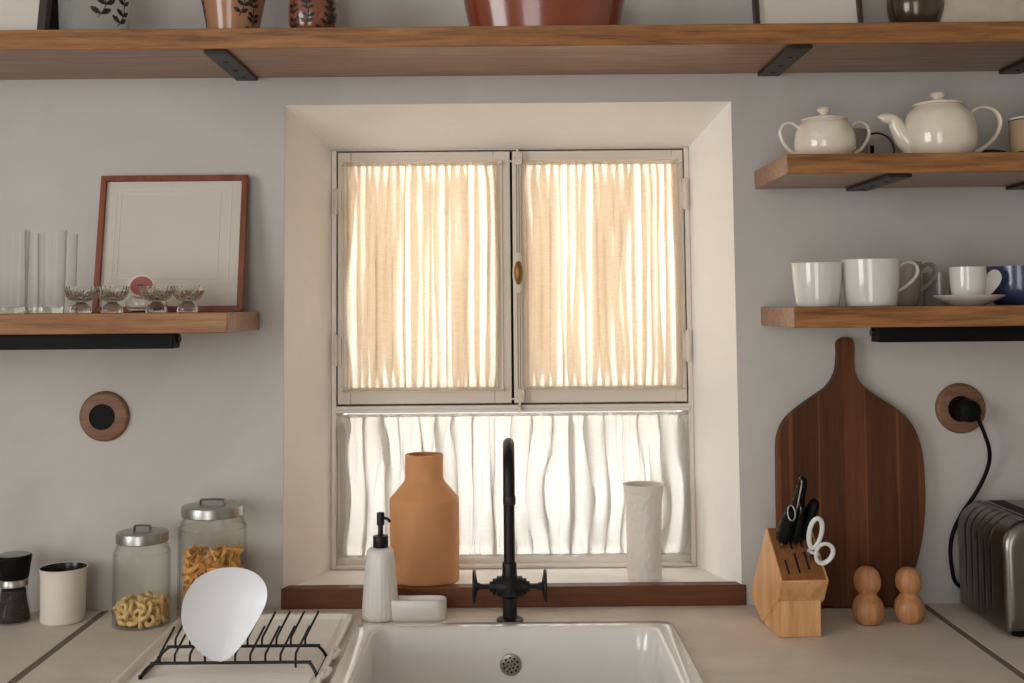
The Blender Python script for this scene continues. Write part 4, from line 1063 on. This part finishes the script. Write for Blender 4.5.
# ------------------------------------------------------------------ cutting board leaning on wall
px = lambda a: (a - 850.0) / 624.0
pz = lambda c: (607.5 - c) / 624.0
half = [(855, 340), (856.5, 348), (856, 362), (857, 374), (862, 384), (872, 393), (886, 402), (900, 411), (911, 422), (919, 437), (923.5, 456), (925, 480), (924.5, 510), (921, 538), (914, 566), (903, 590), (893, 603), (888, 606.5)]
lh = [(812, 606.5), (800, 603), (788, 592), (780, 566), (776, 538), (775.5, 510), (775.5, 470), (776, 446), (779, 432), (787, 419), (800, 408), (814, 398), (827, 389), (834, 380), (838, 370), (839.5, 355), (839.5, 345)]
top_ = [(841, 341), (844.5, 338.3), (848, 337.8), (852, 338.6)]
outl = [(px(a), pz(c)) for a, c in half + lh + top_]
sp2 = spline([(a, c, 0) for a, c in outl + outl[:1]], 3)[:-1]
poly = [(p.x, max(p.y, 0)) for p in sp2]
b = MB(); b.prism(poly, 0, .018, 'XZ')
cb = b.build('cutting_board', M['board'], loc=(0, 0, 0), bevel=.003, segs=3)
cb.location = (.5560, -.0310, ZC + .0022); cb.rotation_euler = (R(-1.4), R(.9), 0)
tag(cb, 'large dark striped wooden cutting board with handle leaning on the wall', 'cutting board')

# ------------------------------------------------------------------ knife block
kx0, kx1 = .3950, .4600
A = Vector((0, -.1050, ZC + .0004)); C_ = Vector((0, -.0375, .9340)); B_ = Vector((0, -.1380, 1.0590)); T_ = Vector((0, -.2130, .9960)); U_ = Vector((0, -.1900, .9630)); F_ = Vector((0, -.1850, ZC + .0004))
kb = thing('knife_block', ((kx0 + kx1) / 2, -.14, ZC), 'light beech knife block with slanted slotted top, by the cutting board', 'knife block')
b = MB()
b.prism([(p.y, p.z) for p in (A, C_, B_, T_, U_)], kx0 - .0015, kx1 + .0040, 'YZ'); b.build('slotted_block', M['blockwood'], kb, bevel=.0012)
b = MB(); b.prism([(p.y, p.z) for p in (F_, A + Vector((0, .0, 0)), U_ + Vector((0, .004, .004)), U_ + Vector((0, .0025, -.0005)))], kx0 + .0005, kx1 - .0005, 'YZ'); b.build('front_foot', M['blockwood'], kb, bevel=.001)
ax_ = (T_ - B_); Lf = ax_.length; ax_.normalize(); nrm = Vector((0, ax_.z, -ax_.y)); nrm = nrm if nrm.z > 0 else -nrm
def onf(x, s, h=0): return Vector((x, 0, 0)) + B_ + ax_ * (s * Lf) + nrm * h
b = MB()
q = [onf(kx0 + .001, .02, .0002), onf(kx1, .02, .0002), onf(kx1, .985, .0002), onf(kx0 + .001, .985, .0002)]
q2 = [p + nrm * .0006 for p in q]
b.add(q + q2, [(0, 1, 2, 3), (4, 5, 6, 7), (0, 1, 5, 4), (1, 2, 6, 5), (2, 3, 7, 6), (3, 0, 4, 7)]); b.build('slot_face', M['blocktop'], kb, smooth=False)
for (x, s0, s1, wd) in ((.4080, .62, .88, .0028), (.4080, .10, .40, .0028), (.4240, .05, .42, .0032), (.4245, .50, .86, .0028), (.4400, .08, .40, .003), (.4400, .48, .80, .003), (.4520, .30, .62, .0028)):
    b = MB(); p = [onf(x - wd / 2, s0, .0006), onf(x + wd / 2, s0, .0006), onf(x + wd / 2, s1, .0006), onf(x - wd / 2, s1, .0006)]; p2 = [v_ + nrm * .0006 for v_ in p]
    b.add(p + p2, [(0, 1, 2, 3), (4, 5, 6, 7), (0, 1, 5, 4), (1, 2, 6, 5), (2, 3, 7, 6), (3, 0, 4, 7)]); b.build('slot', M['cupblack'], kb, smooth=False)
kdir = (nrm * 1.0 + Vector((0, .35, .25))).normalized()
def knife(x, s, L, wd, label, steel=False, bend=.0, tang=False, ring=False, dx=0.0):
    p0 = onf(x, s, .0015)
    d = (kdir + Vector((dx, 0, 0))).normalized()
    t = thing('kitchen_knife', tuple(p0), label, 'knife', 'knives in the block')
    b = MB(); bl = [p0 + d * h for h in (-.0005, .010)]
    b.tube(bl, [wd * .55, wd * .62], 10, flat=(1.25, .35), up=(0, 1, 0)); b.build('blade', M['steel'], t)
    pts = []; rad = []
    for k in range(12):
        u = k / 11; c = d * (.008 + L * u) + Vector((0, -1, .2)) * bend * math.sin(u * PI) - Vector((0, 0, 1)) * (.006 * u * u)
        pts.append(p0 + c); rad.append(wd * (.80 + .28 * math.sin(u * PI * 1.3 + .5) * .6 + .12 * u + (-.25 if k == 11 else 0)))
    b = MB(); b.tube(pts, rad, 16, flat=(1.35, .80), up=(0, 1, 0)); h = b.build('handle', M['black_plastic'], t)
    if tang:
        for off in (-.0006,):
            b = MB(); b.tube([p_ + Vector((-wd * .3, 0, .0)) for p_ in pts], [r_ * 1.0 for r_ in rad], 14, flat=(1.38, .18), up=(0, 1, 0)); b.build('steel_tang', M['steel'], h)
    if ring:
        e = pts[-2]; tr_ = (pts[-1] - pts[-2]).normalized(); sv = Vector((1, 0, 0)); uv = tr_
        b = MB(); b.tube([e + Vector((-.002, -.012, -.001)) + (sv * math.cos(a) * .0055 + Vector((0, .25, 1)).normalized() * math.sin(a) * .011) for a in [2 * PI * i / 20 for i in range(20)]], .0011, 8, loop=True); b.build('steel_ring', M['steel'], h)
    for k in (3, 6, 9):
        b = MB(); b.lathe([(0, -.0003), (.0014, -.0002), (.0014, .0)], tuple(pts[k] + Vector((-rad[k] * .80, 0, 0))), 8, 'X'); b.build('rivet', M['steel'], h)
    return t
knife(.4100, .34, .058, .0125, 'thick black-handled sharpening steel with a ring, leftmost in the block', ring=True, dx=.20)
knife(.4330, .06, .082, .0112, 'tallest knife in the block, black handle with a bright steel edge', tang=True, dx=.14)
knife(.4270, .36, .064, .0098, 'black-handled knife in the middle, in front of the tallest knife', tang=True, dx=.16)
knife(.4420, .26, .064, .0122, 'thick black-handled knife at right, behind the white scissors', dx=.26)
kb.rotation_euler = (0, 0, R(3))
# scissors
p0 = onf(.4445, .62, .001)
t = thing('kitchen_scissors', tuple(p0), 'kitchen scissors with white loop grips in the knife block', 'scissors')
b = MB(); d = kdir; b.tube([p0 - d * .0005, p0 + d * .018], [.0042, .0052], 10, flat=(1.2, .4), up=(0, 1, 0)); bl = b.build('blades', M['steel'], t)
b = MB(); pc = p0 + d * .014; b.lathe([(0, -.0035), (.0030, -.0030), (.0032, 0), (.0032, .003), (0, .003)], tuple(pc), 14, 'Y'); b.build('pivot', M['steel'], bl)
def loop(cx_, cz_, rx, rz, rot, y_):
    out = []
    for i in range(32):
        a = 2 * PI * i / 32; k = 1 + .12 * math.cos(a - PI / 2)
        u, v = rx * math.cos(a) * k, rz * math.sin(a)
        out.append((cx_ + u * math.cos(rot) - v * math.sin(rot), y_ + .25 * (-v), cz_ + u * math.sin(rot) + v * math.cos(rot)))
    return out
for (dx_, dz_, rx, rz, rot) in ((.0040, .0440, .0088, .0225, R(-8)), (.0160, .0150, .0115, .0150, R(-20))):
    b = MB(); yy = p0.y - .030
    b.tube(loop(p0.x + dx_, p0.z + dz_, rx, rz, rot, yy), .0029, 10, loop=True, flat=(1.2, .9))
    b.tube([tuple(pc), (p0.x + dx_ - (.004 if rz > .015 else .008), yy + .004, p0.z + dz_ - (rz * .9 if rz > .015 else .002))], [.0028, .0028], 8)
    b.build('grip_loop', M['scissor_white'], t)

# ------------------------------------------------------------------ toaster
tx0, tx1, ty0, ty1 = .7270, .9070, -.207, -.022
tz0, tz1 = ZC + .010, 1.0790
to = thing('toaster', ((tx0 + tx1) / 2, (ty0 + ty1) / 2, ZC), 'brushed chrome toaster with ribbed side at the right edge of the worktop', 'toaster')
tcx_ = (tx0 + tx1) / 2
def tsec(y, ins, groove):
    """one cross-section of the toaster shell in xz at depth y"""
    pts = []; hx_ = (tx1 - tx0) / 2 - ins; zt2 = tz1 - ins; zb2 = tz0 + ins * .5; r = .042
    seq = [(hx_, zb2, 0)]
    for k in range(11):
        a = R(90 * k / 10); seq.append((hx_ - r + r * math.cos(a), zt2 - r + r * math.sin(a), 1 if k < 9 else .4))
    for k in range(11):
        a = R(90 + 90 * k / 10); seq.append((-hx_ + r + r * math.cos(a), zt2 - r + r * math.sin(a), 1 if k > 1 else .4))
    seq2 = []
    for s in (1, -1): pass
    seq.append((-hx_, zb2, 0))
    # add intermediate points on the flanks so grooves can fade out downward
    full = [seq[0]] + [(hx_, zb2 + (zt2 - r - zb2) * f, f * 1.0) for f in (.12, .3, .5, .75)] + seq[1:-1] + [(-hx_, zb2 + (zt2 - r - zb2) * f, f * 1.0) for f in (.75, .5, .3, .12)] + [seq[-1]]
    for (x, z, g) in full:
        dxn = -1 if x > 0 else 1; gg = min(1, g * 1.6) * groove
        pts.append((tcx_ + x + dxn * gg * .0022, y, z - (gg * .0016 if z > zt2 - r else 0)))
    return pts
loops = []
ys = []
N = 150
ribs = [-.155, -.132, -.109, -.086, -.063]
for i in range(N + 1):
    y = ty0 + (ty1 - ty0) * i / N
    dfr = y - ty0; dbk = ty1 - y; rr = .014
    ins = 0
    for dd in (dfr, dbk):
        if dd < rr: ins = max(ins, rr - math.sqrt(max(0, rr * rr - (rr - dd) ** 2)))
    g = .55 * sum(math.exp(-((y - q_) / .0024) ** 2) for q_ in ribs)
    loops.append(tsec(y, ins, g))
b = MB(); b.loft(loops, cap0=True, cap1=True); b.build('shell', M['chrome'], to, angle=60)
b = MB(); b.box(tx0 + .012, tx1 - .012, ty0 + .012, ty1 - .012, ZC + .006, tz0 + .004); b.build('base_plate', M['black_plastic'], to, bevel=.003)
for (x, y) in ((tx0 + .024, ty0 + .022), (tx1 - .024, ty0 + .022), (tx0 + .024, ty1 - .022), (tx1 - .024, ty1 - .022)):
    b = MB(); b.lathe([(0, .0003), (.0085, .0003), (.0095, .002), (.0095, .0075), (0, .0075)], (x, y, ZC), 18); b.build('foot', M['black_plastic'], to)
for xs in (-.034, .034):
    b = MB(); b.loft([rrect(tcx_ + xs, (ty0 + ty1) / 2, .0165, .072, .006, tz1 - .001), rrect(tcx_ + xs, (ty0 + ty1) / 2, .0165, .072, .006, tz1 + .0016), rrect(tcx_ + xs, (ty0 + ty1) / 2, .0135, .069, .005, tz1 + .0016)], cap0=True, cap1=True); sl = b.build('slot_rim', M['chrome'], to)
    b = MB(); b.box(tcx_ + xs - .0125, tcx_ + xs + .0125, (ty0 + ty1) / 2 - .067, (ty0 + ty1) / 2 + .067, tz1 + .0010, tz1 + .0020); b.build('bread_slot', M['black_plastic'], sl, bevel=.0004)
b = MB(); b.box(tcx_ - .0025, tcx_ + .0025, ty0 - .0012, ty0 + .002, tz0 + .04, tz0 + .12); b.build('lever_track', M['black_plastic'], to)
b = MB(); b.box(tcx_ - .014, tcx_ + .014, ty0 - .016, ty0 - .001, tz0 + .105, tz0 + .116); b.build('lever', M['black_plastic'], to, bevel=.003)
# power cord with plug
def W(px_, py_, Y):
    """world point at depth Y seen at a pixel of the photograph"""
    d = FW + RV * ((px_ - PX0) / FPX) - UV * ((py_ - PY0) / FPX)
    t_ = (Y - CAM.y) / d.y; return CAM + d * t_
t = thing('power_cord', (.752, -.01, 1.2235), 'black power cord with round plug hanging from the right socket behind the toaster', 'cord')
b = MB(); b.lathe([(0, -.040), (.0120, -.040), (.0170, -.037), (.0188, -.030), (.0192, -.0100), (0, -.0098)], (.7535, 0, 1.2215), 36, 'Y')
b.tube([(.760, -.030, 1.217), tuple(W(974, 413, -.034)), tuple(W(979, 419, -.034))], [.0115, .0070, .0042], 14)
b.build('plug', M['black_plastic'], t)
b = MB()
cpts = [W(977, 417, -.034), W(983, 430, -.034), W(989, 448, -.030), W(989, 463, -.022), W(983, 480, -.014), W(974, 496, -.009), W(963, 512, -.007), W(954, 530, -.007), W(950.5, 548, -.0075), W(952, 568, -.0075), W(958, 585, -.0085)]
cpts += [Vector((.775, -.0095, .9180)), Vector((.81, -.0062, .9122))]
b.tube(spline([tuple(p) for p in cpts], 6), .0032, 10); b.build('cable', M['black_plastic'], t)
